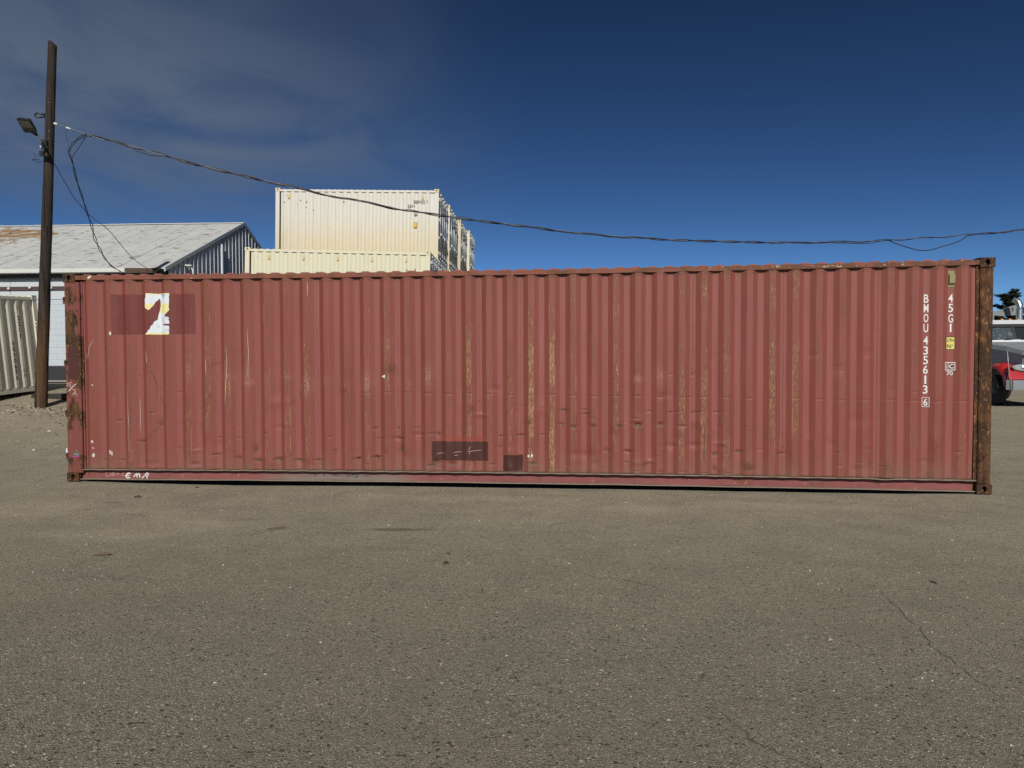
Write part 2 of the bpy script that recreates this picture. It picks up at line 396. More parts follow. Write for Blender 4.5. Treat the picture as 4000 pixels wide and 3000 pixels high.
for (x, y, rx, ry) in [blob(1085, 2062, .20, .16), blob(1560, 2070, .5, .10), blob(420, 1960, .35, .1), blob(2330, 1975, .3, .06), blob(60, 2170, .2, .06)]:
    stain = np.maximum(stain, np.exp(-((GX-x)/rx)**2-((GY-y)/ry)**2))
yard = sstep((GY-2.5)/3)*.8            # loose soil behind the container
for nm, arr in (('sand', sand), ('stain', stain), ('soil', yard), ('dust_vignette', sstep((GY+7.2)/6.8))):
    a = gm.attributes.new(nm, 'FLOAT', 'POINT'); a.data.foreach_set('value', arr.reshape(-1).astype(np.float32))
def mat_ground():
    n = N('worn_asphalt')
    v = n.obj
    wv = n.new('ShaderNodeVectorMath'); wv.operation = 'ADD'; n.link(v, wv.inputs[0])
    nn = n.new('ShaderNodeTexNoise'); nn.inputs['Scale'].default_value = 60; n.link(v, nn.inputs['Vector'])
    sc = n.new('ShaderNodeVectorMath'); sc.operation = 'SCALE'; sc.inputs['Scale'].default_value = .010
    n.link(nn.outputs['Color'], sc.inputs[0]); n.link(sc.outputs[0], wv.inputs[1]); v2 = wv.outputs[0]
    d1, c1 = n.voro(95, v2); d2, c2 = n.voro(38, v2); d3, c3 = n.voro(190, v2)
    r1 = n.sep(c1)[0]; r2 = n.sep(c2); r3 = n.sep(c3)[0]
    stops = [(0, (.030, .029, .027)), (.16, (.070, .068, .060)), (.34, (.150, .140, .117)), (.55, (.235, .214, .172)), (.70, (.275, .222, .178)), (.83, (.31, .288, .232)), (.95, (.42, .395, .335)), (1, (.62, .60, .54))]
    st1 = n.crange(r1, stops); st3 = n.crange(r3, stops)
    base = n.mix(n.noise(7, 6, .6), (.125, .113, .092), (.175, .160, .130))
    big = n.noise(.55, 5, .55); big2 = n.noise(1.9, 6, .62, loc=(3, 8, 0))
    c = n.mix(n.math('MULTIPLY', n.ramp01(d3, .55, .34), .9), base, st3)
    c = n.mix(n.math('MULTIPLY', n.ramp01(d1, .50, .34), n.ramp01(n.noise(3.1, 4), .22, .5)), c, st1)
    bs = n.math('MULTIPLY', n.math('GREATER_THAN', r2[1], .86), n.ramp01(d2, .42, .34))
    c = n.mix(bs, c, n.crange(r2[0], stops))
    # dusty tone faded towards the camera as painted-in vignette; sand over the aggregate
    dust_vignette = n.math('MULTIPLY', n.attr('dust_vignette'), n.math('MULTIPLY_ADD', big2, 1.1, .05, clamp=True))
    c = n.mix(n.math('MULTIPLY', dust_vignette, .66), c, (.385, .338, .262))
    tr_ = n.noise(2.4, 6, .6, stretch=(.12, 1, 1), loc=(0, 3, 0))
    c = n.mix(n.math('MULTIPLY', n.ramp01(tr_, .54, .70), .14), c, (.10, .094, .080))
    fines = n.ramp01(n.math('ADD', n.math('MULTIPLY', n.attr('sand'), .55), n.math('MULTIPLY', n.noise(3.2, 7, .65, loc=(1, 4, 0)), .75)), .45, 1.2)
    c = n.mix(n.math('MULTIPLY', fines, .62), c, n.mix(n.noise(140, 3), (.30, .252, .195), (.40, .338, .265)))
    soil = n.math('MULTIPLY', n.attr('soil'), .75)
    c = n.mix(soil, c, n.mix(n.noise(24, 8, .7), (.20, .163, .120), (.40, .335, .262)))
    c = n.mix(n.math('MULTIPLY', n.ramp01(big2, .55, .35), .12), c, (.14, .130, .112))
    c = n.mix(n.math('MULTIPLY', n.ramp01(big, .38, .7), .22), c, (.205, .172, .135))
    sn = n.ramp01(n.math('ADD', n.attr('stain'), n.math('MULTIPLY', n.noise(12, 5), .5)), .75, 1.05)
    c = n.mix(n.math('MULTIPLY', sn, .6), c, (.075, .055, .040))
    pit = n.math('MULTIPLY', n.math('LESS_THAN', r2[1], .07), n.ramp01(d2, .34, .22))
    c = n.mix(n.math('MULTIPLY', pit, .75), c, (.03, .028, .025))
    h = n.math('ADD', n.math('MULTIPLY', n.ramp01(d1, .55, .1), .6), n.math('MULTIPLY', n.ramp01(d3, .55, .1), .35))
    h = n.math('ADD', h, n.math('MULTIPLY', bs, 1.1)); h = n.math('SUBTRACT', h, n.math('MULTIPLY', pit, 1.2))
    h = n.math('MULTIPLY', h, n.math('MULTIPLY_ADD', fines, -.6, 1.0))
    b1 = n.bump(h, .0062, 1.0)
    b2 = n.new('ShaderNodeBump'); b2.inputs['Distance'].default_value = .02; b2.inputs['Strength'].default_value = .6
    n.link(n.noise(17, 8, .72), b2.inputs['Height']); n.link(b1, b2.inputs['Normal']); n.link(b2.outputs[0], n.b.inputs['Normal'])
    ve = n.new('ShaderNodeTexVoronoi'); ve.feature = 'DISTANCE_TO_EDGE'; ve.inputs['Scale'].default_value = .38
    nv = n.new('ShaderNodeTexNoise'); nv.inputs['Scale'].default_value = 2.3; nv.inputs['Detail'].default_value = 6; n.link(v, nv.inputs['Vector'])
    sv = n.new('ShaderNodeVectorMath'); sv.operation = 'SCALE'; sv.inputs['Scale'].default_value = .5; n.link(nv.outputs['Color'], sv.inputs[0])
    av = n.new('ShaderNodeVectorMath'); av.operation = 'ADD'; n.link(v, av.inputs[0]); n.link(sv.outputs[0], av.inputs[1]); n.link(av.outputs[0], ve.inputs['Vector'])
    ck = n.math('MULTIPLY', n.ramp01(ve.outputs['Distance'], .0028, .0010), n.ramp01(n.noise(.9, 3, loc=(5, 1, 0)), .56, .66))
    c = n.mix(n.math('MULTIPLY', ck, .6), c, (.045, .040, .033))
    c = n.mix(1.0, c, (.975, .985, .93), 'MULTIPLY')
    return n.done(c, .92, 0, .15)
M_GROUND = mat_ground(); gm.materials.append(M_GROUND)
ground = bpy.data.objects.new('ground', gm); COL.objects.link(ground); tag(ground, 'dusty worn asphalt lot with fine gravel', 'ground', kind='structure')
def gz(x, y):
    i = int(np.clip(np.searchsorted(gx, x)-1, 0, nx-2)); j = int(np.clip(np.searchsorted(gy, y)-1, 0, ny-2))
    u = (x-gx[i])/(gx[i+1]-gx[i]); v = (y-gy[j])/(gy[j+1]-gy[j])
    return float((GZ[j, i]*(1-u)+GZ[j, i+1]*u)*(1-v)+(GZ[j+1, i]*(1-u)+GZ[j+1, i+1]*u)*v)

# ------------------------------------------------------------------ shared container hardware
def casting_mesh():
    b = MB(); X, Y, Z = .178, .162, .118
    cx, cz, a, h = X/2, Z/2, .0255, .0395
    ang = sorted(set([2*math.pi*k/24 for k in range(24)]+[math.atan2(sz*Z/2, sx*X/2) % (2*math.pi) for sx in (1, -1) for sz in (1, -1)]))
    inn = []; outr = []
    for t in ang:
        c, s = math.cos(t), math.sin(t); st = h-a
        inn.append((cx+a*c, cz+a*s+(st if s > .01 else -st if s < -.01 else 0)))
        k = min((X/2)/abs(c) if abs(c) > 1e-6 else 9, (Z/2)/abs(s) if abs(s) > 1e-6 else 9); outr.append((cx+c*k, cz+s*k))
    n = len(ang)
    b.add([(p[0], 0, p[1]) for p in outr]+[(p[0], 0, p[1]) for p in inn]+[(p[0], .05, p[1]) for p in inn],
          [(i, (i+1) % n, n+(i+1) % n, n+i) for i in range(n)]+[(n+i, n+(i+1) % n, 2*n+(i+1) % n, 2*n+i) for i in range(n)]+[tuple(range(2*n, 3*n))])
    b.add([(0,0,0),(X,0,0),(X,Y,0),(0,Y,0),(0,0,Z),(X,0,Z),(X,Y,Z),(0,Y,Z)], [(0,3,2,1),(4,5,6,7),(1,2,6,5),(2,3,7,6),(3,0,4,7)])
    m = b.mesh('corner_casting'); fix_normals(m); return m
CAST = casting_mesh()
def castings(parent, L, Wd, H, mat):
    for z in (0, H-.118):
        for (x, y, r) in ((0, -.004, 0), (L-.178, -.004, 0), (.178, Wd+.004, math.pi), (L, Wd+.004, math.pi)):
            place('corner_casting', CAST, parent, (x, y, z), (0, 0, r), mat)
def corr(x0, x1, pitch, depth, first=None):
    """trapezoid profile points (x, recess) from x0 to x1; recess 0 on the outer faces"""
    c = first if first is not None else x0+pitch/2; P = [(x0, depth)]
    while c+.104 < x1+.001:
        P += [(c-.104, depth), (c-.036, 0), (c+.036, 0), (c+.104, depth)]; c += pitch
    P.append((x1, depth)); return P
def sheet(P, z0, z1, y0, flip=False):
    b = MB(); n = len(P)
    b.add([(x, y0+d, z0) for x, d in P]+[(x, y0+d, z1) for x, d in P], [(i, i+1, n+i+1, n+i) for i in range(n-1)]); return b

# ------------------------------------------------------------------ red container
L, WD, H = 12.192, 2.438, 2.896
red = empty('shipping_container', (0, 0, 0), label='long rusty red shipping container with torn sticker and white lettering', cat='container')
NR = 42
RC = np.array([.384+.2796*k+.037*math.sin(2*math.pi*k/41) for k in range(NR)])
PIT = np.gradient(RC)
bx, bd, bw, be, bi, bf, bk = [], [], [], [], [], [], []
def addp(x, d, w, e, i, f, k): bx.append(x); bd.append(d); bw.append(w); be.append(e); bi.append(i); bf.append(f); bk.append(k)
addp(.262, .036, 0, 0, 1, 0, 0)
for k in range(NR):
    s = PIT[k]/.278; c = RC[k]
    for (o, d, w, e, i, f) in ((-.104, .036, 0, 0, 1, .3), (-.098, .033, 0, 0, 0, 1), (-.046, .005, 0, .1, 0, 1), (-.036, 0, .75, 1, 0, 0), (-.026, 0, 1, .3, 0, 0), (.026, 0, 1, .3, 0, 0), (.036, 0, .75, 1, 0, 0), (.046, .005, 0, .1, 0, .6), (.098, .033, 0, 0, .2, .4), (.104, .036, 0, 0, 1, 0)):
        if k == NR-1 and o > .05: o = {.098: .092, .104: .097}[o]
        addp(c+o*s, d, w, e, i, f, k)
    if k < NR-1: addp((RC[k]+RC[k+1])/2, .036, 0, 0, 1, 0, k)
addp(11.985, .036, 0, 0, 1, 0, NR-1)
bx, bd, bw, be, bi, bf, bk = map(np.array, (bx, bd, bw, be, bi, bf, bk))
ZB, ZT = .172, 2.812
def bow_top(x): return -.030*math.sin(math.pi*min(max(x/L, 0), 1))
def bow_bot(x): return .026*math.sin(math.pi*min(max(x/L, 0), 1))
dents = []     # (x, z, amp, sx, sz, rust)
def dent(px, py, amp=.008, w=.035, h=.013, rust=.6):
    p = on_y(px, py); dents.append((p[0], p[2], amp, w, h, rust))
def Z7(a, c): return 250+.5425*a, 1050+.5425*c
def Z8(a, c): return 1350+.5725*a, 1000+.5725*c
def ZR(a, c): return 2450+.6027*a, 950+.6027*c
for a, c, am, w, h, r in [(515,760,.006,.03,.012,.5),(830,890,.006,.03,.01,.4),(400,1090,.007,.03,.012,.6),(1115,1215,.006,.025,.01,.4),(1255,1220,.006,.025,.01,.4),(1105,1335,.008,.035,.014,.8),(1260,1360,.010,.035,.02,.9),(1400,1378,.012,.045,.02,1),(1545,1370,.014,.05,.025,1.1),(1685,1378,.010,.04,.014,.9),(1830,1378,.010,.04,.014,.9),(2120,1365,.009,.035,.013,.8),(560,1240,.008,.05,.012,.9),(420,1375,.007,.035,.012,.8),(290,1375,.006,.03,.012,.6),(830,1290,.006,.03,.012,.5),(490,1410,.010,.03,.03,.9),(1950,1308,.006,.03,.012,.6),(690,1100,.008,.03,.05,.6),(1650,1075,.004,.02,.015,.5),(325,135,.005,.03,.01,.5),(1380,1290,.008,.02,.05,.7)]:
    dent(*Z7(a, c), am, w, h, r)
for a, c, am, w, h, r in [(205,1175,.007,.03,.012,.7),(360,1175,.007,.03,.012,.7),(490,1170,.007,.03,.010,.6),(215,1370,.015,.045,.012,1.1),(85,1382,.010,.03,.014,.9),(228,1246,.007,.03,.010,.6),(372,1246,.008,.035,.012,.7),(512,1246,.007,.03,.010,.5),(635,1215,.010,.03,.022,.6),(1060,1230,.007,.03,.012,.6),(1195,1222,.010,.04,.014,1),(1345,1220,.007,.03,.010,.5),(1490,1050,.008,.045,.012,.9),(1630,1048,.007,.03,.010,.7),(1640,1075,.007,.05,.010,.7),(1475,1145,.008,.03,.012,.8),(1555,1165,.010,.04,.02,.8),(1690,1160,.012,.035,.02,.9),(1875,1160,.012,.035,.02,.9),(1992,1145,.014,.045,.025,.9),(1780,1325,.009,.035,.025,.6),(1920,1330,.012,.04,.014,.4),(1918,1410,.008,.03,.010,.7),(620,1405,.012,.05,.02,1.1),(735,1415,.012,.045,.02,1.1),(590,1430,.010,.05,.02,1),(1275,1415,.012,.045,.02,1.1),(385,1300,.010,.02,.06,.8),(1015,1070,.005,.015,.02,1),(1055,1300,.005,.03,.02,.5)]:
    dent(*Z8(a, c), am, w, h, r)
for a, c, am, w, h, r in [(70,1180,.014,.04,.025,.8),(215,1172,.013,.04,.022,.7),(355,1186,.015,.04,.018,.3),(145,1092,.006,.035,.008,.6),(285,1096,.007,.03,.009,.7),(330,1092,.006,.035,.008,.6),(430,1096,.007,.03,.009,.7),(470,1092,.006,.03,.008,.6),(575,1095,.007,.03,.009,.7),(610,1093,.005,.025,.008,.5),(720,1350,.010,.035,.016,.8),(1000,1362,.009,.045,.014,.6),(570,1365,.008,.03,.025,.8),(680,710,.006,.025,.010,.6),(600,1185,.008,.02,.02,.9),(400,998,.006,.03,.008,.4),(285,850,.006,.025,.012,.3),(430,850,.006,.02,.025,.4),(10,1355,.010,.04,.015,.4),(860,1340,.005,.03,.010,.4),(1355,1355,.006,.02,.015,.8),(120,1430,.006,.015,.03,.9),(570,1450,.005,.02,.035,1),(1550,1335,.004,.03,.02,.4),(70,1478,.006,.04,.008,.7),(215,1478,.006,.04,.008,.7),(355,1482,.006,.04,.008,.6),(500,1488,.006,.04,.008,.6),(650,1492,.006,.04,.008,.6),(1865,963,.004,.03,.008,.6)]:
    dent(*ZR(a, c), am, w, h, r)
for k in range(14, NR):                 # a bump line stamped across every rib at one height
    dents.append((RC[k], 1.248-.004*(k-14)+.02*math.sin(k*1.7)*.3, .0042, .05, .009, .30+.15*math.sin(k*2.9)))
for k in range(0, NR):                  # random small knocks
    if random.random() < .55: dents.append((RC[k]+random.uniform(-.1, .1), random.uniform(.25, 1.0), random.uniform(.003, .007), .03, .012, random.uniform(.2, .6)))
for i in range(70):                    # broad shallow knocks and scrapes, lower half mostly
    dents.append((random.uniform(.4, 11.8), .25+1.5*random.random()**2, random.choice((-1, 1, 1))*random.uniform(.003, .008), random.uniform(.03, .11), random.uniform(.02, .12), random.uniform(0, .35)))
DN = np.array(dents); DN[:, 2] *= 1.5; DN[:, 5] *= 1.15
SEAMX = [(RC[k]+RC[k+1])/2 for k in (3, 7, 11, 15, 19, 21, 25, 29, 33, 37)]
def bowed(X, Z): return .006*np.sin(1.9*X+.7)*np.sin(1.6*Z+.4*X)+.003*np.sin(5.3*X+2.2*Z)*np.sin(2.9*Z+1)
def dent_field(X, Z):
    X = np.asarray(X, float); Z = np.asarray(Z, float); y = np.zeros_like(X); r = np.zeros_like(X)
    x0, x1 = X.min()-.25, X.max()+.25
    for (x, z, a, sx, sz, ru) in DN:
        if not x0 < x < x1: continue
        e = np.exp(-((X-x)/sx)**2-((Z-z)/sz)**2); y += a*e
        r = np.maximum(r, ru*np.exp(-((X-x)/(sx*1.05))**2-((Z-z+sz*.5)/(sz*.85))**2))
        if ru > .6: r = np.maximum(r, .62*ru*np.exp(-((X-x-.4*sx)/(sx*.3))**2)*np.where(Z < z, np.exp((Z-z)/.07), 0))
    return y+bowed(X, Z), r
def wall_y(x, z):
    q = float(.010+np.interp(x, bx, bd)+(DN[:, 2]*np.exp(-((x-DN[:, 0])/DN[:, 3])**2-((z-DN[:, 1])/DN[:, 4])**2)).sum()+bowed(x, z))
    for s_ in SEAMX:
        if s_-.007 <= x <= s_+.036: q -= .003*min(1, 1-(x-s_)/.036)
    return q
def wy(off): return lambda x, z: wall_y(x, z)-off
zr = np.concatenate([np.arange(0, 1.30, .0125), np.arange(1.30, 2.641, .05), [2.64]])/2.64
strength = {0:.5,1:.6,2:.6,3:.58,4:.5,5:.7,6:.74,7:.74,8:.6,9:.64,10:.7,11:.74,12:.42,13:.52,14:.66,15:.74,16:.62,17:.5,18:.6,19:.88,20:.62,21:.68,22:.95,23:1.0,24:.66,25:.52,26:.74,27:.5,28:.48,29:.78,30:.82,31:.74,32:.52,33:.80,34:.74,35:.52,36:.6,37:.5,38:.56,39:.5,40:.5,41:.62}
seams = [3, 7, 11, 15, 19, 21, 25, 29, 33, 37]
seamx = [(RC[k]+RC[k+1])/2 for k in seams]
edges = [bx[0]]+seamx+[bx[-1]]
for pi in range(len(edges)-1):
    a, b = edges[pi], edges[pi+1]
    sel = np.where((bx >= a-1e-6) & (bx <= b+1e-6))[0]
    X = bx[sel].copy(); D = bd[sel].copy(); Wr = bw[sel]; Ed = be[sel]; In = bi[sel]; Fl = bf[sel]; K = bk[sel]
    if pi > 0: X = np.concatenate([[X[0]-.006], X]); D = np.concatenate([[D[0]-.003], D]); D[1] -= .003; Wr, Ed, In, Fl, K = [np.concatenate([[q[0]], q]) for q in (Wr, Ed, In, Fl, K)]
    nX, nZ = len(X), len(zr)
    XX = np.repeat(X[None], nZ, 0)
    ZZ = np.zeros((nZ, nX))
    for j, x in enumerate(X):
        z0 = ZB+bow_bot(x); z1 = ZT+bow_top(x); ZZ[:, j] = z0+(z1-z0)*zr
    dy, ru = dent_field(XX, ZZ)
    YY = .010+D[None]+dy
    st = np.array([strength[int(k)] for k in K])
    env = np.zeros_like(ZZ)
    for j in range(nX):
        for i in range(nZ):
            nv = mnoise.noise(Vector((float(K[j])*3.1, ZZ[i, j]*1.4, 2.0)))+.6*mnoise.noise(Vector((float(K[j])*5.3, ZZ[i, j]*4.5, 7.0)))
            env[i, j] = min(1.0, .72+.5*nv+(.22 if .35 < ZZ[i, j] < 1.9 else -.05))
    sc_z = np.array([{5: 1.5, 6: 1.5, 7: 1.45, 8: 1.42, 9: 1.42, 10: 1.40, 11: 1.4, 12: 1.36, 14: 1.36, 15: 1.9, 16: 1.40, 17: 1.42, 27: 1.45, 28: 1.45}.get(int(k), -9) for k in K])
    scuff = np.clip(Wr[None]+.25*(Fl[None] > .3), 0, 1)*np.exp(-((ZZ-sc_z[None]-.05*np.sin(K*2.7)[None])/(.09+.05*np.sin(K*4.1+1))[None])**2)*(.6+.4*np.sin(K*1.9))[None]
    wear = Wr[None]*st[None]*env; edge = Ed[None]*(.35+.65*st[None])*np.clip(env+.2, 0, 1)
    if pi > 0:
        ru[:, 0] = np.maximum(ru[:, 0], .35); ru[:, 1] = np.maximum(ru[:, 1], .25)
    ru[0:2] = np.maximum(ru[0:2], .45); ru[-2:] = np.maximum(ru[-2:], .3)
    id2 = np.arange(nX*nZ).reshape(nZ, nX)
    fc = np.stack([id2[:-1, :-1], id2[:-1, 1:], id2[1:, 1:], id2[1:, :-1]], -1).reshape(-1, 4)
    me = bpy.data.meshes.new('wall_panel'); me.from_pydata(np.stack([XX, YY, ZZ], -1).reshape(-1, 3).tolist(), [], fc.tolist())
    for nm, arr in (('wear', wear), ('edge', edge), ('scuff', scuff), ('inner', np.repeat(In[None], nZ, 0)), ('flank_shade', np.repeat(Fl[None], nZ, 0)), ('rust', ru)):
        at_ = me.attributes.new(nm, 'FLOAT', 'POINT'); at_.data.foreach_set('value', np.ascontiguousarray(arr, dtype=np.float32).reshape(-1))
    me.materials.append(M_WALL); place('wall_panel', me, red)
# rails
def strip_x(b, xs, prof, closed=True):
    """sweep a (y,z) outline along x with the bow added by f"""
    n = len(prof(xs[0])); vs = []; fs = []
    for x in xs: vs += [(x, y, z) for (y, z) in prof(x)]
    for i in range(len(xs)-1):
        for k in range(n if closed else n-1): fs.append((i*n+k, (i+1)*n+k, (i+1)*n+(k+1) % n, i*n+(k+1) % n))
    if closed: fs += [tuple(range(n)), tuple(range(len(vs)-1, len(vs)-n-1, -1))]
    b.add(vs, fs); return b
xs = np.linspace(.17, L-.17, 150)
def tr(x):
    t = bow_top(x)+.0015*math.sin(x*9)+.001*math.sin(x*23); w = .0015*math.sin(x*7+1)
    return [(.004+w, 2.812+t), (.064, 2.812+t), (.064, 2.872+t), (.004+w, 2.870+t)]
strip_x(MB(), xs, tr).build('top_rail', M_TOPR, red)
strip_x(MB(), xs, lambda x: [(WD-.064, 2.812), (WD-.004, 2.812), (WD-.004, 2.872), (WD-.064, 2.872)]).build('top_rail', M_TOPR, red)
xs2 = np.linspace(.192, L-.192, 170)
def rail_f(x):
    t = bow_bot(x)+.002*math.sin(x*6.1)*math.sin(x*1.3)
    return [(.060, .034+t), (.066, .034+t), (.066, .164+t), (.060, .164+t)]
strip_x(MB(), xs2, rail_f).build('bottom_rail', M_RAIL, red)
def flange(x):
    t = bow_bot(x)+.0015*math.sin(x*22.47)
    if abs(x-10.95) < .12: t -= .010*math.cos((x-10.95)/.12*math.pi/2)
    return [(.000+.002*math.sin(x*22.47), .158+t), (.075, .160+t), (.075, .168+t), (.000+.002*math.sin(x*22.47), .167+t)]
strip_x(MB(), np.linspace(.24, L-.18, 400), flange).build('sill_ledge', M_DUST, red)
def lip(x):
    t = bow_bot(x)+.002*math.sin(x*4.3)*math.sin(x*1.9)
    return [(.000, .024+t), (.068, .024+t), (.068, .032+t), (.000, .031+t)]
strip_x(MB(), xs2, lip).build('rail_lip', M_DUST, red)
MB().box(.18, L-.18, WD-.05, WD-.004, .03, .168).build('bottom_rail', M_RAIL, red)
# posts, with the door-hinge notches on the left one
MB().bbox(.012, .236, .002, .16, .118, H-.118, .006).build('corner_post', M_POSTL, red)
MB().bbox(L-.166, L-.014, .002, .16, .118, H-.118, .012).build('corner_post', M_POSTR, red)
MB().box(L-.205, L-.166, .03, .09, .172, 2.8).build('post_flange', M_POSTR, red)
MB().box(.236, .262, .035, .09, .172, 2.8).build('post_flange', M_POSTL, red)
for x in (.012, L-.166): MB().bbox(x, x+.152, WD-.16, WD-.002, .118, H-.118, .008).build('corner_post', M_POSTR, red)
hin = MB().box(-.006, .022, -.006, .05, 0, .095).mesh('door_hinge', M_CAST)
for z in (.30, .90, 1.60, 2.48): place('door_hinge', hin, red, (0, 0, z))
castings(red, L, WD, H, M_CAST)
# roof, far side, ends, floor
P = [(.17, 0)]; x = .26
while x < L-.3: P += [(x, 0), (x+.03, .019), (x+.11, .019), (x+.14, 0)]; x += .2095
P.append((L-.17, 0)); n = len(P); b = MB()
b.add([(q, .022, 2.867+bow_top(q)) for q, d in P]+[(q, .034, 2.872+d+bow_top(q)) for q, d in P]+[(q, WD-.05, 2.872+d) for q, d in P], [(i, i+1, n+i+1, n+i) for i in range(n-1)]+[(n+i, n+i+1, 2*n+i+1, 2*n+i) for i in range(n-1)])
b.build('roof_sheet', M_RAIL, red)
sheet([(q, -d) for q, d in corr(.16, L-.16, .2796, .036)], .165, 2.812, WD-.012).build('far_wall', M_RAIL, red)
MB().box(.1, L-.1, .08, WD-.06, .10, .15).build('floor', M_POSTR, red)
cm = MB().box(0, .05, .07, WD-.06, .036, .098).mesh('cross_member', M_POSTR)
for i in range(24): place('cross_member', cm, red, (.4+i*.49, 0, 0))
b = MB(); PP = corr(.16, WD-.16, .25, .045); nn_ = len(PP)
b.add([(L-.03-d, q, .12) for q, d in PP]+[(L-.03-d, q, H-.1) for q, d in PP], [(i, i+1, nn_+i+1, nn_+i) for i in range(nn_-1)]); b.build('end_wall', M_RAIL, red)
for (y0, y1) in ((.165, 1.21), (1.228, WD-.165)):
    d = MB().box(.02, .06, y0, y1, .14, H-.13).build('door', M_RAIL, red)
    for q in (.25, .72): 
        yy = y0+(y1-y0)*q; MB().tube([(-.01, yy, .12), (-.01, yy, H-.12)], .017, 8).build('locking_bar', M_POSTR, d)
MB().box(.01, .12, .16, WD-.16, H-.118, H-.01).build('door_header', M_POSTL, red)
MB().box(.01, .12, .16, WD-.16, .02, .13).build('door_sill', M_POSTL, red)

# paint patches, stickers, writing on the red container
def patch(name, x0, x1, z0, z1, mat, off=.0018, ragged=.004):
    xsp = sorted(set([x0, x1]+[q for q in bx if x0 < q < x1])); xsp = np.array(sorted(set(np.concatenate([xsp, np.arange(x0, x1, .02)]))))
    zs = np.linspace(z0, z1, max(2, int((z1-z0)/.02))); b = MB(); nX = len(xsp); vs = []
    for j, z in enumerate(zs):
        for i, x in enumerate(xsp):
            dz = ragged*mnoise.noise(Vector((x*14, z0*7, 0))) if j in (0, len(zs)-1) else 0
            dx = ragged*mnoise.noise(Vector((z*14, x0*7, 3))) if i in (0, nX-1) else 0
            vs.append((x+dx, wall_y(x+dx, z+dz)-off, z+dz))
    b.add(vs, [(j*nX+i, j*nX+i+1, (j+1)*nX+i+1, (j+1)*nX+i) for j in range(len(zs)-1) for i in range(nX-1)])
    return b.build(name, mat, red)
tag(patch('paint_patch', .700, 1.906, 2.050, 2.600, M_WINE, .0014, .003), 'darker unfaded rectangle behind the torn sticker')
tag(patch('paint_patch', 5.205, 5.958, .345, .598, M_DARKPATCH, .0018, .008), 'wide dark oxide paint patch')
tag(patch('paint_patch', 5.30, 5.93, .598, .664, M_BRIGHTPATCH, .0012, .003), 'brighter red strip above dark patch')
tag(patch('paint_patch', 6.155, 6.415, .215, .424, M_DARKPATCH, .0018, .008), 'small square dark paint patch')
b = MB()
def OP(a, c): p = on_y(a, c, .02); return (p[0], p[2])
def Z6(a, c): return OP(1600+.2486*a, 1650+.2486*c)
for pts in ([(420,492),(480,483),(545,478)],[(680,475),(740,468),(820,462)],[(900,452),(940,456),(1000,447),(1080,443),(1130,440)],[(700,522),(760,515)],[(935,440),(945,405),(965,378)],[(950,470),(935,500)]):
    b = MB(); ribbon(b, dense([Z6(*p) for p in pts], .01), .0042, wy(.0032), True); b.build('paint_scrape', M_CHALK, red)
# torn sticker
def ZS(a, c): return OP(400+.18987*a, 1100+.18987*c)
stick = [(900,240),(1140,248),(1380,235),(1382,290),(1370,300),(1378,340),(1375,500),(1365,515),(1378,545),(1378,590),(1340,625),(1295,675),(1283,705),(1300,725),(1340,722),(1370,740),(1382,760),(1365,765),(1365,795),(1382,800),(1382,868),(1300,866),(1225,880),(1265,900),(1382,912),(1382,1080),(1365,1090),(905,1090),(895,1075),(940,1040),(950,1000),(985,985),(1010,910),(1035,890),(1060,820),(1115,785),(1130,700),(1165,590),(1178,500),(1178,400),(1155,345),(1130,375),(1080,410),(1045,490),(985,575),(960,585),(935,575),(888,535),(888,350),(900,335)]
def project_poly(name, poly, mat, off=.003, parent=red, yf=None):
    import bmesh
    bm = bmesh.new(); vs = [bm.verts.new((x, 0, z)) for x, z in poly]
    for t in tessellate_polygon([[Vector((x, z, 0)) for x, z in poly]]):
        try: bm.faces.new([vs[i] for i in t])
        except ValueError: pass
    x0, x1 = min(p[0] for p in poly), max(p[0] for p in poly); z0, z1 = min(p[1] for p in poly), max(p[1] for p in poly)
    for q in [q for q in bx if x0 < q < x1]:
        bmesh.ops.bisect_plane(bm, geom=bm.verts[:]+bm.edges[:]+bm.faces[:], plane_co=(q, 0, 0), plane_no=(1, 0, 0))
    for q in np.arange(z0, z1, .04):
        bmesh.ops.bisect_plane(bm, geom=bm.verts[:]+bm.edges[:]+bm.faces[:], plane_co=(0, 0, q), plane_no=(0, 0, 1))
    f = yf or wall_y
    for v in bm.verts: v.co.y = f(v.co.x, v.co.z)-off
    bmesh.ops.recalc_face_normals(bm, faces=bm.faces[:])
    me = bpy.data.meshes.new(name); bm.to_mesh(me); bm.free(); me.materials.append(mat); return place(name, me, parent)
def mat_sticker():
    n = N('torn_sticker_print'); x, y, z = n.sep()
    c = n.mix(n.noise(9, 4, stretch=(1, 1, .4)), (.54, .575, .64), (.58, .61, .60))
    band = n.math('MULTIPLY', n.ramp01(z, 2.330, 2.345), n.ramp01(z, 2.478, 2.462))
    c = n.mix(n.math('MULTIPLY', band, n.math('MULTIPLY_ADD', n.noise(4, 2, stretch=(3, 1, 18)), .5, .55)), c, (.64, .57, .19))
    dx = n.math('ABSOLUTE', n.math('SUBTRACT', x, 1.455)); dz = n.math('SUBTRACT', 2.62, z)
    blue = n.math('MULTIPLY', n.ramp01(n.math('ADD', n.math('MULTIPLY', dx, 1.4), dz), .12, .04), .8)
    c = n.mix(blue, c, (.16, .21, .42))
    low = n.math('MULTIPLY', n.ramp01(z, 2.32, 2.25), n.ramp01(n.noise(11, 3, loc=(2, 0, 1)), .5, .6))
    c = n.mix(n.math('MULTIPLY', low, .6), c, (.33, .37, .54))
    rim = n.math('ADD', n.ramp01(z, 2.068, 2.060), n.ramp01(z, 2.592, 2.600), clamp=True)
    c = n.mix(rim, c, (.64, .57, .24)); return n.done(c, .55, 0, .3)
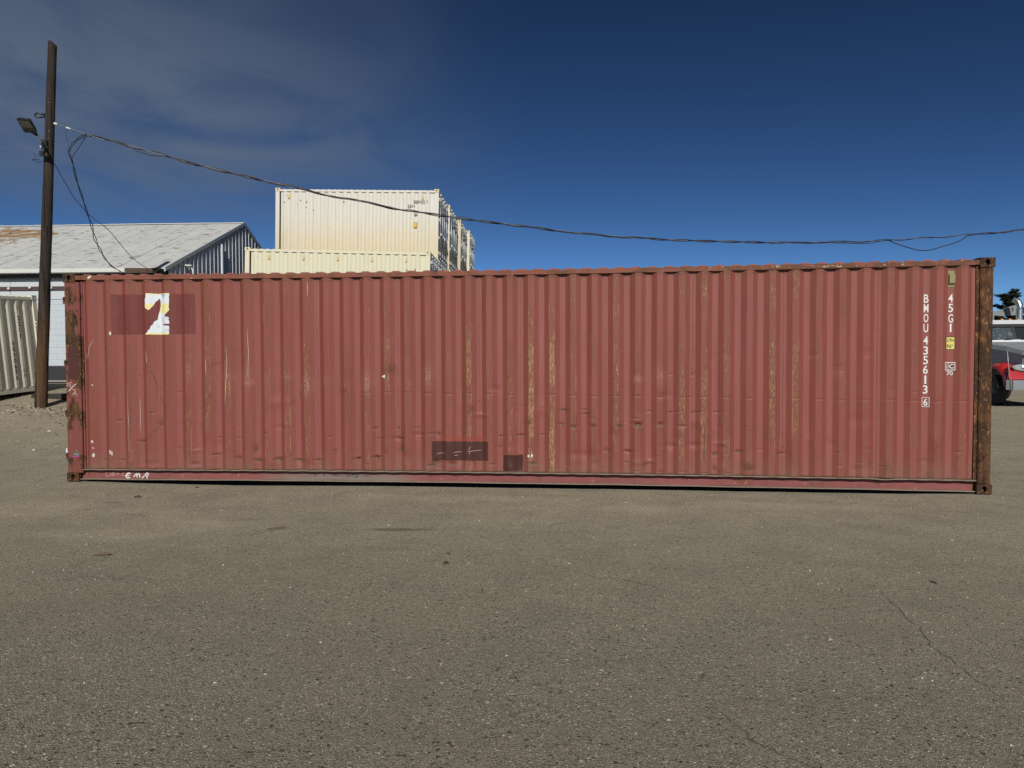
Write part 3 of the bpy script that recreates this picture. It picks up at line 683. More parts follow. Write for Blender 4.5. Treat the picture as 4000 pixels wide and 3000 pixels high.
tag(project_poly('torn_sticker', [ZS(*p) for p in stick], mat_sticker()), 'torn white, yellow and blue sticker remnant')
MPALE = simple('pale_sticker_scrap', (.52, .50, .40), .6)
project_poly('sticker_scrap', [ZS(*p) for p in [(153,1025),(190,1035),(194,1100),(152,1103)]], MPALE)
project_poly('sticker_scrap', [OP(1490,1470),OP(1505,1463),OP(1504,1478)], M_WHITEPAINT)
project_poly('sticker_scrap', [Z6(*p) for p in [(1848,530),(1860,510),(1885,508),(1880,530),(1895,548),(1865,545)]], M_WHITEPAINT)
project_poly('sticker_scrap', [Z6(*p) for p in [(1912,495),(1928,498),(1940,520),(1918,548),(1910,545)]], M_WHITEPAINT)
for (a, c, w, h) in [(205,838,7,7),(205,1245,10,14),(212,1290,7,7),(215,1340,10,18),(335,1320,6,22),(350,1330,6,24)]:
    q = Z7(a, c); project_poly('paint_chip', [OP(q[0]+random.uniform(-1, 1)+w*.5*math.cos(t), q[1]+h*.5*math.sin(t)*random.uniform(.6, 1.2)) for t in np.linspace(0, 6.28, 8)[:-1]], M_CHALK)
# scratches and rust lines
b = MB()
for pts in ([(600,700),(612,725),(640,755),(655,800),(668,860),(665,925)],[(690,905),(700,960),(722,1000),(715,1090)],[(718,1095),(690,1130),(640,1180),(600,1225),(540,1245)],[(515,760),(560,778)],[(1690,870),(1700,920),(1705,960)]):
    b = MB(); ribbon(b, dense([OP(*Z7(*p)) for p in pts], .012), .008, wy(.0012), True); b.build('rust_scratch', M_RUSTLINE, red)
for pts in ([(900,985),(935,1015)],[(1080,1000),(1105,992)],[(1160,1005),(1215,1018),(1240,1010)],[(1290,1030),(1320,1022),(1355,1035),(1385,1037)],[(1450,1048),(1530,1052)],[(1570,1076),(1680,1078)],[(385,1250),(400,1310),(415,1370)],[(1135,1180),(1142,1290)],[(1560,1180),(1572,1330),(1568,1440)]):
    b = MB(); ribbon(b, dense([OP(*Z8(*p)) for p in pts], .012), .006, wy(.0012), True); b.build('rust_scratch', M_RUSTLINE, red)
for pts in ([(515,540),(518,700)],[(500,1190),(498,1300),(500,1420)],[(520,1090),(528,1190)],[(600,1120),(605,1180),(590,1200)]):
    b = MB(); ribbon(b, dense([OP(*ZR(*p)) for p in pts], .012), .008, wy(.0012), True); b.build('rust_scratch', M_RUSTLINE, red)
b = MB(); ribbon(b, dense([OP(240+.1687*a, 1320+.1688*c) for a, c in [(735,60),(700,130),(660,200),(645,280),(640,380),(615,465),(595,470),(580,400),(560,355)]], .01), .0035, wy(.0012)); b.build('paint_scratch', M_CHALK, red)
for pts in ([(455,830),(460,960),(466,1100),(462,1200),(470,1320)],[(590,590),(600,680)],[(540,930),(542,1080),(540,1180)],[(1020,650),(1025,760)],[(1170,560),(1175,700),(1168,820),(1162,980)],[(1755,90),(1757,200)],[(1320,420),(1330,600),(1325,800)]):
    b = MB(); ribbon(b, dense([OP(*Z7(*p)) for p in pts], .015), .005, wy(.0014), True); b.build('paint_scratch', M_CHALK, red)
# white identification letters
def letters(name, items, mat, parent=red, bold=.012):
    for (t, cx, cz, w, h, yf) in items:
        b = MB(); text_xz(b, t, cx, cz, w, h, yf, bold); o = b.build(name, mat, parent)
    return o
XA = (RC[39]+RC[40])/2; XB = (RC[40]+RC[41])/2
fl = wy(.0040)
it = []
for t, c in zip('BMOU435613', (430, 517, 605, 695, 807, 897, 984, 1070, 1160, 1248)):
    q = on_y(3500+.4339*(270-(c-430)*.012), 980+.4339*c, .046); it.append((t, q[0], q[2], .055 if t != '1' else .022, .104, fl))
q = on_y(3500+.4339*263, 980+.4339*1362, .046); it.append(('6', q[0], q[2], .048, .090, fl)); q6 = q
for t, c in zip('45G1', (427, 515, 608, 694)):
    q = on_y(3500+.4339*488, 980+.4339*c, .046); it.append((t, q[0], q[2], .055 if t != '1' else .020, .104, fl))
q70 = on_y(3500+.4339*479, 980+.4339*1102, .046); it.append(('70', q70[0], q70[2], .074, .050, fl))
letters('lettering', it, M_WHITEPAINT)
b = MB(); w, h, t = .044, .060, .006
for (x0, x1, z0, z1) in ((-w, w, h-t, h), (-w, w, -h, -h+t), (-w, -w+t, -h+t, h-t), (w-t, w, -h+t, h-t)): b.add([(q6[0]+x0, fl(q6[0]+x0, q6[2]), q6[2]+z0), (q6[0]+x1, fl(q6[0]+x1, q6[2]), q6[2]+z0), (q6[0]+x1, fl(q6[0]+x1, q6[2]), q6[2]+z1), (q6[0]+x0, fl(q6[0]+x0, q6[2]), q6[2]+z1)], [(0, 1, 2, 3)])
b.build('number_frame', M_WHITEPAINT, red)
def rect_decal(name, x0, x1, z0, z1, mat, off): return project_poly(name, [(x0, z0), (x1, z0), (x1, z1), (x0, z1)], mat, off)
a0 = on_y(3500+.4339*445, 980+.4339*772, .04); a1 = on_y(3500+.4339*529, 980+.4339*890, .04)
rect_decal('height_sticker', a0[0], a1[0], a1[2], a0[2], M_BLACKINK, .002)
ys = rect_decal('sticker_face', a0[0]+.008, a1[0]-.008, a1[2]+.008, a0[2]-.008, M_YELLOW, .0032)
cx = (a0[0]+a1[0])/2; zz = lambda f: a1[2]+(a0[2]-a1[2])*f
letters('sticker_text', [('2,9m', cx, zz(.72), .088, .046, wy(.0045)), ('9\'6"', cx-.008, zz(.27), .070, .046, wy(.0055))], M_BLACKINK, bold=.012)
i0 = on_y(3500+.4339*437, 980+.4339*1002, .04); i1 = on_y(3500+.4339*529, 980+.4339*1076, .04)
rect_decal('code_sticker', i0[0], i1[0], i1[2], i0[2], M_WHITEPAINT, .002)
xm = i0[0]+(i1[0]-i0[0])*.36
rect_decal('sticker_field', i0[0]+.008, xm-.003, i1[2]+.010, i0[2]-.010, M_WINE, .0032)
rect_decal('sticker_field', xm+.003, i1[0]-.008, i1[2]+.010, i0[2]-.010, M_WINE, .0032)
zc = (i0[2]+i1[2])/2
letters('sticker_text', [('i', (i0[0]+xm)/2+.003, zc, .010, .062, wy(.0045)), ('C', (xm+i1[0])/2-.002, zc, .052, .056, wy(.0045))], M_WHITEPAINT, bold=.02)
# louvre vent
v0 = on_y(3500+.4339*465, 980+.4339*180, .04); v1 = on_y(3500+.4339*522, 980+.4339*328, .04); yb = wall_y((v0[0]+v1[0])/2, (v0[2]+v1[2])/2)-.002
MB().box(v0[0], v1[0], yb-.006, yb+.001, v1[2], v0[2]).build('vent', M_OLIVE, red)
b = MB(); x0, x1 = v0[0]+.008, v1[0]-.002; zt, zb_ = v0[2]-.03, v1[2]+.022
b.add([(x0, yb-.006, zt), (x1, yb-.006, zt), (x0, yb-.034, zt-.022), (x1, yb-.034, zt-.022), (x0, yb-.034, zb_+.03), (x1, yb-.034, zb_+.03), (x0, yb-.006, zb_), (x1, yb-.006, zb_)], [(0,1,3,2),(2,3,5,4),(4,5,7,6),(0,2,4,6),(1,7,5,3)])
b.build('vent_hood', M_OLIVE, red)
# writing on the bottom rail and on the left post
fr = lambda x, z: .0575; frs = lambda x, z: .0582
def ZE(a, c): return OP(250+.29386*a, 1750+.29386*c)
b = MB()
for pts, w in (([(862,345),(830,338),(806,360),(800,390),(822,402),(858,398)],.016),([(812,372),(848,368)],.014),([(905,392),(925,360),(945,340),(942,375),(950,398)],.013),([(945,380),(975,340),(985,365),(985,402)],.014),([(1015,408),(1050,372),(1080,335),(1100,350),(1085,385),(1080,412)],.014),([(1040,380),(1090,372)],.012)):
    b = MB(); ribbon(b, dense([ZE(*p) for p in pts], .006), w, fr); b.build('graffiti', M_WHITEPAINT, red)
b = MB()
for pts in ([(540,330),(528,355),(535,378),(560,380),(590,368)],[(640,335),(605,345),(598,368),(625,378),(655,362),(650,340),(610,372)],[(682,368),(684,340),(705,342),(706,352),(688,356)],[(775,335),(748,345),(742,365),(762,374),(795,370)]):
    b = MB(); ribbon(b, dense([ZE(*p) for p in pts], .005), .004, fr); b.build('graffiti', M_CHALK, red)
def ZD(a, c): return OP(1080+.18987*a, 1800+.18987*c)
b = MB()
for pts, w in (([(775,262),(778,330)],.03),([(955,262),(960,330)],.03),([(1120,265),(1130,295),(1200,302),(1270,295),(1280,265)],.028),([(1420,270),(1450,300),(1490,335)],.03),([(1540,330),(1530,300),(1570,285),(1640,282),(1670,300),(1640,335),(1570,345)],.022),([(1780,285),(1785,312),(1890,315)],.02),([(1880,290),(1985,285)],.02)):
    b = MB(); ribbon(b, dense([ZD(*p) for p in pts], .01), w*.75, frs); b.build('faded_lettering', M_INK2, red)
pl = lambda x, z: .0006
def ZP(a, c): return OP(240+.1687*a, 1320+.1688*c)
def post_poly(name, poly, mat, y=.0006):
    mb = MB(); mb.add([(x, y, z) for x, z in poly], [tuple(range(len(poly)))]); return mb.build(name, mat, red)
def raggedrect(p0, p1, k=8, r=.006):
    x0, z0 = p0; x1, z1 = p1; o = []
    for (ax, az, bx_, bz) in ((x0, z0, x1, z0), (x1, z0, x1, z1), (x1, z1, x0, z1), (x0, z1, x0, z0)):
        for i in range(k): o.append((ax+(bx_-ax)*i/k+random.uniform(-r, r), az+(bz-az)*i/k+random.uniform(-r, r)))
    return o
tag(post_poly('paint_patch', raggedrect(ZP(165, 205), ZP(425, 960)), M_DARKPATCH), 'dark patch on the left post')
b = MB()
for pts, w in (([(140,1050),(165,1035),(180,1055),(165,1090),(140,1110),(185,1105)],.006),([(270,1035),(215,1035),(205,1075),(235,1085),(235,1120),(205,1128)],.006),([(365,1060),(290,1120),(190,1235)],.012),([(280,1185),(330,1200),(350,1235),(320,1280),(285,1315)],.007),([(310,1260),(350,1275),(390,1330)],.007)):
    b = MB(); ribbon(b, dense([ZP(*p) for p in pts], .006), w, lambda x, z: -.0002); b.build('chalk_writing', M_CHALK, red)
def ZT_(a, c): return OP(250+.29386*a, 1750+.29386*c)
post_poly('tape_scrap', [ZT_(*p) for p in [(140,68),(208,66),(215,92),(150,88)]], M_GREEN)
post_poly('tape_scrap', [ZT_(*p) for p in [(165,38),(185,22),(200,45)]], M_GREEN)
post_poly('tape_scrap', [ZT_(*p) for p in [(110,100),(155,100),(215,94),(218,118),(160,116),(115,120)]], M_MAG)
post_poly('paint_chip', [ZT_(*p) for p in [(42,5),(60,0),(58,40),(66,50),(45,68),(40,40)]], M_WHITEPAINT, -.0004)
q = [OP(230+a/11.06, 1040+c/11.06) for a, c in [(1280,470),(1330,440),(1350,460),(1400,410),(1450,440),(1370,520),(1290,570)]]
post_poly('paint_chip', q, M_WHITEPAINT, .0005)

# ------------------------------------------------------------------ white and beige containers (20 foot)
L2, H2 = 6.058, 2.591
def mat_white(name, top, low, dirty, zoff):
    n = N(name); x, y, z = n.sep()
    f = n.ramp01(n.math('ADD', z, n.math('MULTIPLY', n.noise(3, 4, stretch=(1, 1, .3)), .8)), zoff-.4, zoff+1.3)
    c = n.mix(f, low, top)
    c = n.mix(n.math('MULTIPLY', n.ramp01(n.noise(6, 5, .6, stretch=(1, 1, .12)), .5, .8), .30), c, tuple(q*.72 for q in low))
    c = n.mix(n.math('MULTIPLY', n.ramp01(n.noise(11, 6, .7), .645, .70), dirty), c, (.20, .13, .08))
    return n.done(c, .5, 0, .4)
M_WC1 = mat_white('white_container_paint', (.52, .505, .45), (.50, .435, .30), .5, 1.0)
M_WC2 = mat_white('cream_container_paint', (.545, .52, .385), (.53, .50, .36), .3, 1.0)
M_WC3 = mat_white('beige_container_paint', (.60, .57, .46), (.54, .51, .41), .3, 1.0)
M_WC4 = mat_white('sand_container_paint', (.48, .43, .29), (.44, .38, .25), .5, 1.0)
M_STEEL = simple('galvanised_bar', (.30, .32, .35), .45, .6, var=.2, scale=9)
M_VENT2 = simple('beige_vent_plastic', (.46, .38, .19), .6)
KSC = 1.0
W20 = sheet(corr(.20, L2-.16, .278, .034, .36), .16, H2-.12, .012).mesh('side_wall')
W20B = sheet([(q, -d) for q, d in corr(.16, L2-.16, .278, .034, .36)], .16, H2-.12, WD-.012).mesh('side_wall')
RT20 = MB().box(.17, L2-.17, .006, .066, H2-.122, H2-.052).mesh('top_rail')
RT20B = MB().box(.17, L2-.17, WD-.066, WD-.006, H2-.122, H2-.052).mesh('top_rail')
RB20 = MB().box(.18, L2-.18, .02, .07, .03, .162).mesh('bottom_rail')
RB20B = MB().box(.18, L2-.18, WD-.07, WD-.02, .03, .162).mesh('bottom_rail')
PO = MB().bbox(0, .15, 0, .15, .118, H2-.118, .006).mesh('corner_post')
b = MB(); P = [(.16, 0)]; x = .24
while x < L2-.3: P += [(x, 0), (x+.03, .02), (x+.11, .02), (x+.14, 0)]; x += .209
P.append((L2-.16, 0)); n = len(P)
b.add([(q, .04, H2-.052) for q, d in P]+[(q, .06, H2-.05+d) for q, d in P]+[(q, WD-.04, H2-.05+d) for q, d in P], [(i, i+1, n+i+1, n+i) for i in range(n-1)]+[(n+i, n+i+1, 2*n+i+1, 2*n+i) for i in range(n-1)]); RF20 = b.mesh('roof_sheet')
b = MB(); PP = corr(.15, WD-.15, .25, .04); n = len(PP)
b.add([(.03+d, q, .12) for q, d in PP]+[(.03+d, q, H2-.1) for q, d in PP], [(i+1, i, n+i, n+i+1) for i in range(n-1)]); EW20 = b.mesh('end_wall')
def door_mesh():
    b = MB(); w = 1.045
    zs = [.14, .55, 1.0, 1.45, 1.9, H2-.13]
    b.box(L2-.075, L2-.055, 0, w, .14, H2-.13)
    for i in range(5):           # raised horizontal panels with recesses between them
        b.bbox(L2-.06, L2-.03, .02, w-.02, zs[i]+.05, zs[i+1]-.05, .012)
    b.box(L2-.056, L2-.045, 0, .03, .14, H2-.13); b.box(L2-.056, L2-.045, w-.03, w, .14, H2-.13)
    return b.mesh('door')
DR20 = door_mesh()
BAR = MB().tube([(0, 0, .10), (0, 0, H2-.10)], .019, 8).box(-.03, .03, -.04, .04, .09, .15).box(-.03, .03, -.04, .04, H2-.16, H2-.10).mesh('locking_bar')
HND = MB().box(-.012, .012, -.02, .42, -.02, .02).box(-.03, .03, -.03, .03, -.05, .05).mesh('handle')
KEEP = MB().box(-.02, .025, -.05, .05, -.03, .03).box(-.02, .04, -.05, -.03, -.05, .05).mesh('bar_keeper')
HNG = MB().box(-.01, .025, -.012, .05, -.05, .05).mesh('hinge')
HDR = MB().box(L2-.12, L2-.01, .15, WD-.15, H2-.12, H2-.01).mesh('door_header')
SIL = MB().box(L2-.12, L2-.01, .15, WD-.15, .02, .13).mesh('door_sill')
b = MB(); b.box(-.05, .05, -.004, .008, -.10, .10)
b.add([(-.04, -.004, .07), (.04, -.004, .07), (-.04, -.035, .05), (.04, -.035, .05), (-.04, -.035, -.05), (.04, -.035, -.05), (-.04, -.004, -.08), (.04, -.004, -.08)], [(0, 1, 3, 2), (2, 3, 5, 4), (4, 5, 7, 6), (0, 2, 4, 6), (1, 7, 5, 3)]); VT = b.mesh('vent')
FLR = MB().box(.1, L2-.1, .08, WD-.08, .10, .15).mesh('floor')
def container20(loc, rot, mat, label, group=None, vents=(), detail=True, doors=True):
    r = empty('shipping_container', loc, rot, label, 'container', group)
    for m_ in (W20, W20B, RT20, RT20B, RB20, RB20B, RF20, EW20, HDR, SIL, FLR): place(m_.name.split('.')[0], m_, r, mat=mat)
    for (x, y) in ((.004, .004), (L2-.154, .004), (.004, WD-.154), (L2-.154, WD-.154)): place('corner_post', PO, r, (x, y, 0), mat=mat)
    castings(r, L2, WD, H2, mat)
    for y in (.16, 1.233): place('door', DR20, r, (0, y, 0), mat=mat)
    if detail:
        for i, y in enumerate((.42, .98, 1.44, 2.0)):
            o = place('locking_bar', BAR, r, (L2+.012, y, 0), mat=M_STEEL)
            place('handle', HND, o, (.02, .0, 1.02), rot=(0, 0, 0 if i % 2 == 0 else math.pi), mat=M_STEEL)
            for z in (.30, H2-.30): place('bar_keeper', KEEP, o, (0, 0, z), mat=M_STEEL)
        for z in (.3, .85, 1.5, 2.25):
            place('hinge', HNG, r, (L2+.0, .12, z), mat=mat); place('hinge', HNG, r, (L2+.0, WD-.12, z), (0, 0, 0), mat=mat)
    for (x, z) in vents: place('vent', VT, r, (x, .044, z), mat=M_VENT2)
    return r
def stencil(r, items, mat=None, y=.010):
    """letters painted on the side: (text, x, z, w, h)"""
    pr = corr(.20, L2-.16, .278, .034, .36); X = [p[0] for p in pr]; D = [p[1] for p in pr]
    for (t, cx, cz, w, h) in items:
        v, f = text_geo(t, .01); e = v.max(0)-v.min(0); b = MB(); vs = []
        xs_ = cx+v[:, 0]/e[0]*w; zs_ = cz+v[:, 1]/e[1]*h
        dd = min(float(np.interp(q, X, D)) for q in np.linspace(xs_.min(), xs_.max(), 9))
        b.add([(a_, .012+dd-.003, c_) for a_, c_ in zip(xs_, zs_)], f); b.build('lettering', mat or M_BLACKINK, r)
ZW = .365; RW = .0999-.04
wo = F(-8.745, 25.66, ZW)
ux = np.array([math.cos(RW), math.sin(RW), 0]); uy = np.array([-math.sin(RW), math.cos(RW), 0])
cols = [(0, 0), (.08, 2.50), (.20, 5.36), (.34, 7.84)]
cm_ = [M_WC1, M_WC1, M_WC4, M_WC2]
nth = ['first', 'second', 'third', 'fourth']
where = ['at the front of the tall stack', 'second column of the tall stack', 'third column of the tall stack', 'rearmost column of the tall stack']
for ci, (dx, dy) in enumerate(cols):
    for lev in range(3):
        p = wo+ux*dx+uy*dy; p[2] = ZW+lev*(H2+.004)
        lab = {2: ['top white container with number 200653 2 above the cream one', 'top white container, second along the row of shaded doors', 'top sand coloured container, third along the row of shaded doors', 'top pale container, last along the row of shaded doors'],
               1: ['white container right below the one numbered 200653 2', 'white middle container, second column behind the front stack', 'sand middle container, third column behind the front stack', 'pale middle container, rearmost column of the stack'],
               0: ['white container at the foot of the stack numbered 200653 2', 'white bottom container, second column of the tall stack', 'sand bottom container, third column of the tall stack', 'pale bottom container, rearmost column of the tall stack']}[lev][ci]
        p[2] += .0; r = container20(p, (0, .022, RW), cm_[ci], lab, 'containers in the tall stack behind', vents=((.50, 2.28), (5.45, 2.28)) if lev == 2 and ci == 0 else (), detail=lev > 0)
        if lev == 2 and ci == 0:
            def zx(a, c): return (a-376)/(1820-376)*L2, H2-(c-75-(a-376)/(1444)*20)/ (590)*H2
            stencil(r, [('200653', *zx(1645, 198), .42, .11), ('2', *zx(1720, 198), .055, .11), ('2261', *zx(1577, 233), .26, .11), ('87', *zx(1617, 314), .08, .05)])
            b = MB(); x0, z0 = zx(1602, 412); x1, z1 = zx(1630, 370)
            b.box(x0, x1, .006, .009, z0, z1); b.build('height_sticker', M_BLACKINK, r)
            b = MB(); b.box(x0+.012, x1-.012, .003, .006, z0+.012, z1-.012); b.build('sticker_face', simple('amber_sticker', (.70, .42, .02), .5), r)
            b = MB(); text_xz(b, '2,6m', (x0+x1)/2, z0+(z1-z0)*.7, (x1-x0)*.6, (z1-z0)*.28, lambda x, z: .0015); text_xz(b, '8\'6"', (x0+x1)/2, z0+(z1-z0)*.3, (x1-x0)*.55, (z1-z0)*.28, lambda x, z: .0015); b.build('sticker_text', M_BLACKINK, r)
            x0, z0 = zx(1603, 306); x1, z1 = zx(1632, 290)
            MB().box(x0, x1, .006, .009, z0, z1).build('code_sticker', simple('grey_sticker', (.25, .25, .26), .6), r)
            for (a, c) in ((650, 240), (600, 180), (655, 195), (455, 195), (715, 265), (985, 195), (390, 175)):
                x0, z0 = zx(a, c); project_poly('paint_chip', [(x0+random.uniform(.5, 1)*.03*math.cos(t), z0+random.uniform(.4, 1)*.05*math.sin(t)) for t in np.linspace(0, 6.28, 7)[:-1]], M_BLACKINK, 0, r, lambda x, z: .009)
ZC = .27; RCR = .0999-.02
po = F(-8.75, 22.6, ZC); pr_ = .029
vx = np.array([math.cos(RCR), math.sin(RCR), 0])
vn = [(.80, 2.29), (1.93, 2.29), (3.05, 2.29), (4.17, 2.29), (5.29, 2.29)]
for lev in range(2):
    p = po.copy(); p[2] = ZC+lev*(H2+.004)
    r = container20(p, (0, pr_, RCR), M_WC2, ['cream container under the one with five small vents', 'cream container with five small vents in front of the white stack'][lev], 'pair of cream containers behind', vents=vn if lev else (), detail=lev > 0)
    if lev:
        for i, t in enumerate('WNGU'): stencil(r, [(t, 5.29, 1.955-i*.135, .06, .10)])
        for i, t in enumerate('22G1'): stencil(r, [(t, 5.57, 1.955-i*.135, .06, .10)])
# beige container by the pole, standing on the slope
fe = F(-12.60, 18.96, .955)
o_ = fe - np.array([0, 6.04, .062*6.04])
lc = container20(o_, (0, 0, 0), M_WC3, 'beige container with dark numbers standing behind the wooden pole', None, vents=((5.36, 2.26),), detail=False)
lc.rotation_mode = 'QUATERNION'
lc.rotation_quaternion = (Matrix.Rotation(.062, 4, 'X') @ Matrix.Rotation(-.045, 4, 'Y') @ Matrix.Rotation(math.pi/2+.03, 4, 'Z')).to_quaternion()
for i, t in enumerate('22G1'): stencil(lc, [(t, 5.36, 1.98-i*.155, .085 if t != '1' else .03, .12)])
for i, t in enumerate('101067'): stencil(lc, [(t, 5.08, 1.30-i*.15+.02, .085 if t != '1' else .03, .12)])
stencil(lc, [('0', 5.08, .42, .07, .10), ('C', 5.36, .60, .08, .09), ('71', 5.36, .46, .09, .07)])
for (x0, x1, z0, z1) in ((5.03, 5.13, .355, .365), (5.03, 5.13, .475, .485), (5.03, 5.04, .365, .475), (5.12, 5.13, .365, .475)): MB().box(x0, x1, .040, .043, z0, z1).build('number_frame', M_BLACKINK, lc)
MB().box(5.30, 5.42, .040, .043, 1.12, 1.34).build('height_sticker', M_BLACKINK, lc)
MB().box(5.315, 5.405, .037, .040, 1.135, 1.325).build('sticker_face', simple('ochre_sticker', (.48, .27, .03), .5), lc)

# ------------------------------------------------------------------ warehouse
BZ = .85; BR = .0999-.05
bo = F(-11.12, 22.5, 0)
bld = empty('warehouse', bo, (0, 0, BR), 'white block warehouse with peeling pale metal roof and shaded gable', 'building')
M_BLOCK = simple('painted_block', (.40, .445, .48), .8, var=.08, scale=3, bump=.002)
M_FASCIA = simple('painted_board', (.42, .455, .47), .7, var=.06, scale=2)
M_TAR = simple('black_tar_coat', (.022, .022, .024), .8, var=.3)
M_GUTTER = simple('white_gutter', (.50, .51, .48), .5, var=.1)
M_DARKB = simple('brown_painted_steel', (.060, .036, .034), .6)
M_PIPE = simple('grey_pipe', (.20, .21, .20), .6)
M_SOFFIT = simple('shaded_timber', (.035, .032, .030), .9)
M_CONC = simple('old_concrete', (.30, .275, .22), .9, var=.2)
def mat_roof():
    n = N('peeling_roof_paint'); x, y, z = n.sep()
    c = n.mix(n.noise(.8, 5, .6), (.33, .34, .34), (.46, .47, .455))
    c = n.mix(n.math('MULTIPLY', n.ramp01(n.noise(3, 6, .65, stretch=(.5, 1.5, 1.5)), .52, .7), .45), c, (.29, .31, .32))
    c = n.mix(n.math('MULTIPLY', n.ramp01(n.noise(2.2, 5, .6, stretch=(.35, 1, 1), loc=(9, 2, 0)), .58, .72), .5), c, (.50, .50, .45))
    px_ = n.math('SUBTRACT', n.ramp01(x, -4.5, -8.5), n.math('MULTIPLY', n.math('ABSOLUTE', n.math('SUBTRACT', y, 4.1)), .42))
    big = n.ramp01(n.math('ADD', n.noise(2.6, 8, .70, stretch=(.40, 1, 1)), n.math('MULTIPLY', px_, .28)), .675, .70)
    c = n.mix(big, c, n.mix(n.noise(6, 4), (.18, .11, .055), (.30, .205, .115)))
    fl_ = n.ramp01(n.noise(5.5, 5, .6, stretch=(.38, 1, 1), loc=(0, 4, 1)), .605, .63)
    c = n.mix(n.math('MULTIPLY', fl_, .8), c, n.mix(n.noise(1.5, 2), (.07, .065, .06), (.20, .125, .075)))
    n.bump(n.noise(7, 5), .006); return n.done(c, .55, 0, .3)
M_ROOF = mat_roof()
def mat_gable():
    n = N('weathered_gable_sheet'); c = n.mix(n.noise(1.5, 5, .6, stretch=(1, 1, .3)), (.34, .37, .42), (.48, .51, .55))
    return n.done(c, .5, .1, .4)
M_GABLE = mat_gable()
EZ, RZ, HALF, LEN = 4.74, 7.36, 5.62, 15.0
sl_ = (RZ-EZ)/(HALF+.28)
# walls
MB().box(-LEN, -8.02, .07, .30, BZ-.3, 4.55).box(-8.02, -.02, .007, .30, BZ-.3, 4.55).build('front_wall', M_BLOCK, bld)
MB().box(-LEN, -.02, 2*HALF-.3, 2*HALF-.05, BZ-.3, 4.6).build('back_wall', M_BLOCK, bld)
blk = MB().bbox(.0015, .3985, 0, .098, .0015, .1985, .003).mesh('block'); hb = MB().bbox(.0015, .1985, 0, .098, .0015, .1985, .003).mesh('block')
zrow = 1.62; i = 0
while zrow+.2 < 4.10:
    x = -8.02
    if i % 2: place('block', hb, bld, (x, .001*(i % 3), zrow), mat=M_BLOCK); x += .2
    while x+.395 < -.02:
        place('block', blk, bld, (x, .0012*random.random()*3, zrow), mat=M_BLOCK); x += .4
    if x+.195 < -.02: place('block', hb, bld, (x, .0015, zrow), mat=M_BLOCK)
    zrow += .2; i += 1
MB().box(-LEN, -.02, -.015, .068, BZ-.5, 1.615).build('skirting', M_TAR, bld)
MB().box(-LEN, -.02, -.25, -.016, BZ-.6, BZ+.10).build('footing', M_CONC, bld)
MB().tube([(-LEN, -.06, BZ+.26), (-.1, -.06, BZ+.26)], .035, 8).build('pipe', M_PIPE, bld)
for x0 in np.arange(-LEN, -1.2, 2.42): MB().box(x0+.006, x0+2.414, -.022, .004, 4.215, 4.50).build('fascia_board', M_FASCIA, bld)
for x0 in np.arange(-LEN, -1.2, 2.42): MB().box(x0+.006, x0+2.414, -.018, -.004, 3.80, 4.085).build('fascia_board', M_FASCIA, bld)
MB().box(-LEN, -.3, -.055, -.003, 4.09, 4.21).build('wall_beam', M_DARKB, bld)
kb = MB().lathe([(0, -.05), (.03, -.05), (.045, -.03), (.045, 0), (.03, .03)], (0, 0, 0), 'y', 10).mesh('insulator')
for x0 in np.arange(-LEN+.3, -.5, .72): place('insulator', kb, bld, (x0, -.06, 4.16+random.uniform(-.02, .03)), mat=M_GUTTER)
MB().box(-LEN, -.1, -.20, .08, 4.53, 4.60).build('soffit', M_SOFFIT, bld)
MB().tube([(-LEN, -.06, 4.47), (-.5, -.06, 4.47)], .035, 8).build('conduit', M_PIPE, bld)
MB().prism([(-.36, 4.62), (-.36, 4.74), (-.34, 4.75), (-.22, 4.75), (-.22, 4.60), (-.33, 4.60)], -LEN, -.35, 'x').build('gutter', M_GUTTER, bld)
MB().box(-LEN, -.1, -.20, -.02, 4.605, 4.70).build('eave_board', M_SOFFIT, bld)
MB().prism([(-1.2, 4.62), (-.9, 4.60), (-.25, 4.61), (-.08, 4.64), (-.08, 4.72), (-1.2, 4.73)], -.43, -.375, 'y').build('broken_board', simple('rotten_board', (.07, .04, .025), .9), bld)
# roof sheets, one by one, each with its standing seam
sw = .61; k = 0; x = -LEN
def rz(y): return EZ+(y+.28)*sl_
while x < .0:
    b = MB(); x1 = min(x+sw, .03); e = random.uniform(-.025, .02); lift = random.uniform(0, .006)
    ysq = np.linspace(-.28+e, HALF, 12)
    for s0 in range(11):
        ya, yb_ = ysq[s0], ysq[s0+1]
        b.add([(x, ya, rz(ya)+lift), (x1, ya, rz(ya)+lift), (x1, yb_, rz(yb_)+lift), (x, yb_, rz(yb_)+lift)], [(0, 1, 2, 3)])
    b.add([(x, -.28+e, rz(-.28)+lift), (x1, -.28+e, rz(-.28)+lift), (x1, -.28+e, rz(-.28)-.03), (x, -.28+e, rz(-.28)-.03)], [(0, 3, 2, 1)])
    h = .017
    b.add([(x-.012, -.28+e, rz(-.28)+lift), (x+.016, -.28+e, rz(-.28)+lift), (x+.016, HALF, RZ+lift), (x-.012, HALF, RZ+lift),
           (x-.006, -.28+e, rz(-.28)+h), (x+.010, -.28+e, rz(-.28)+h), (x+.010, HALF, RZ+h), (x-.006, HALF, RZ+h)], [(4, 5, 6, 7), (0, 4, 7, 3), (1, 2, 6, 5), (0, 1, 5, 4)])
    b.build('roof_sheet', M_ROOF, bld); x += sw; k += 1
MB().add([(-LEN, HALF, RZ), (.03, HALF, RZ), (.03, 2*HALF+.28, EZ), (-LEN, 2*HALF+.28, EZ)], [(0, 1, 2, 3)]).build('far_roof', M_ROOF, bld)
b = MB()
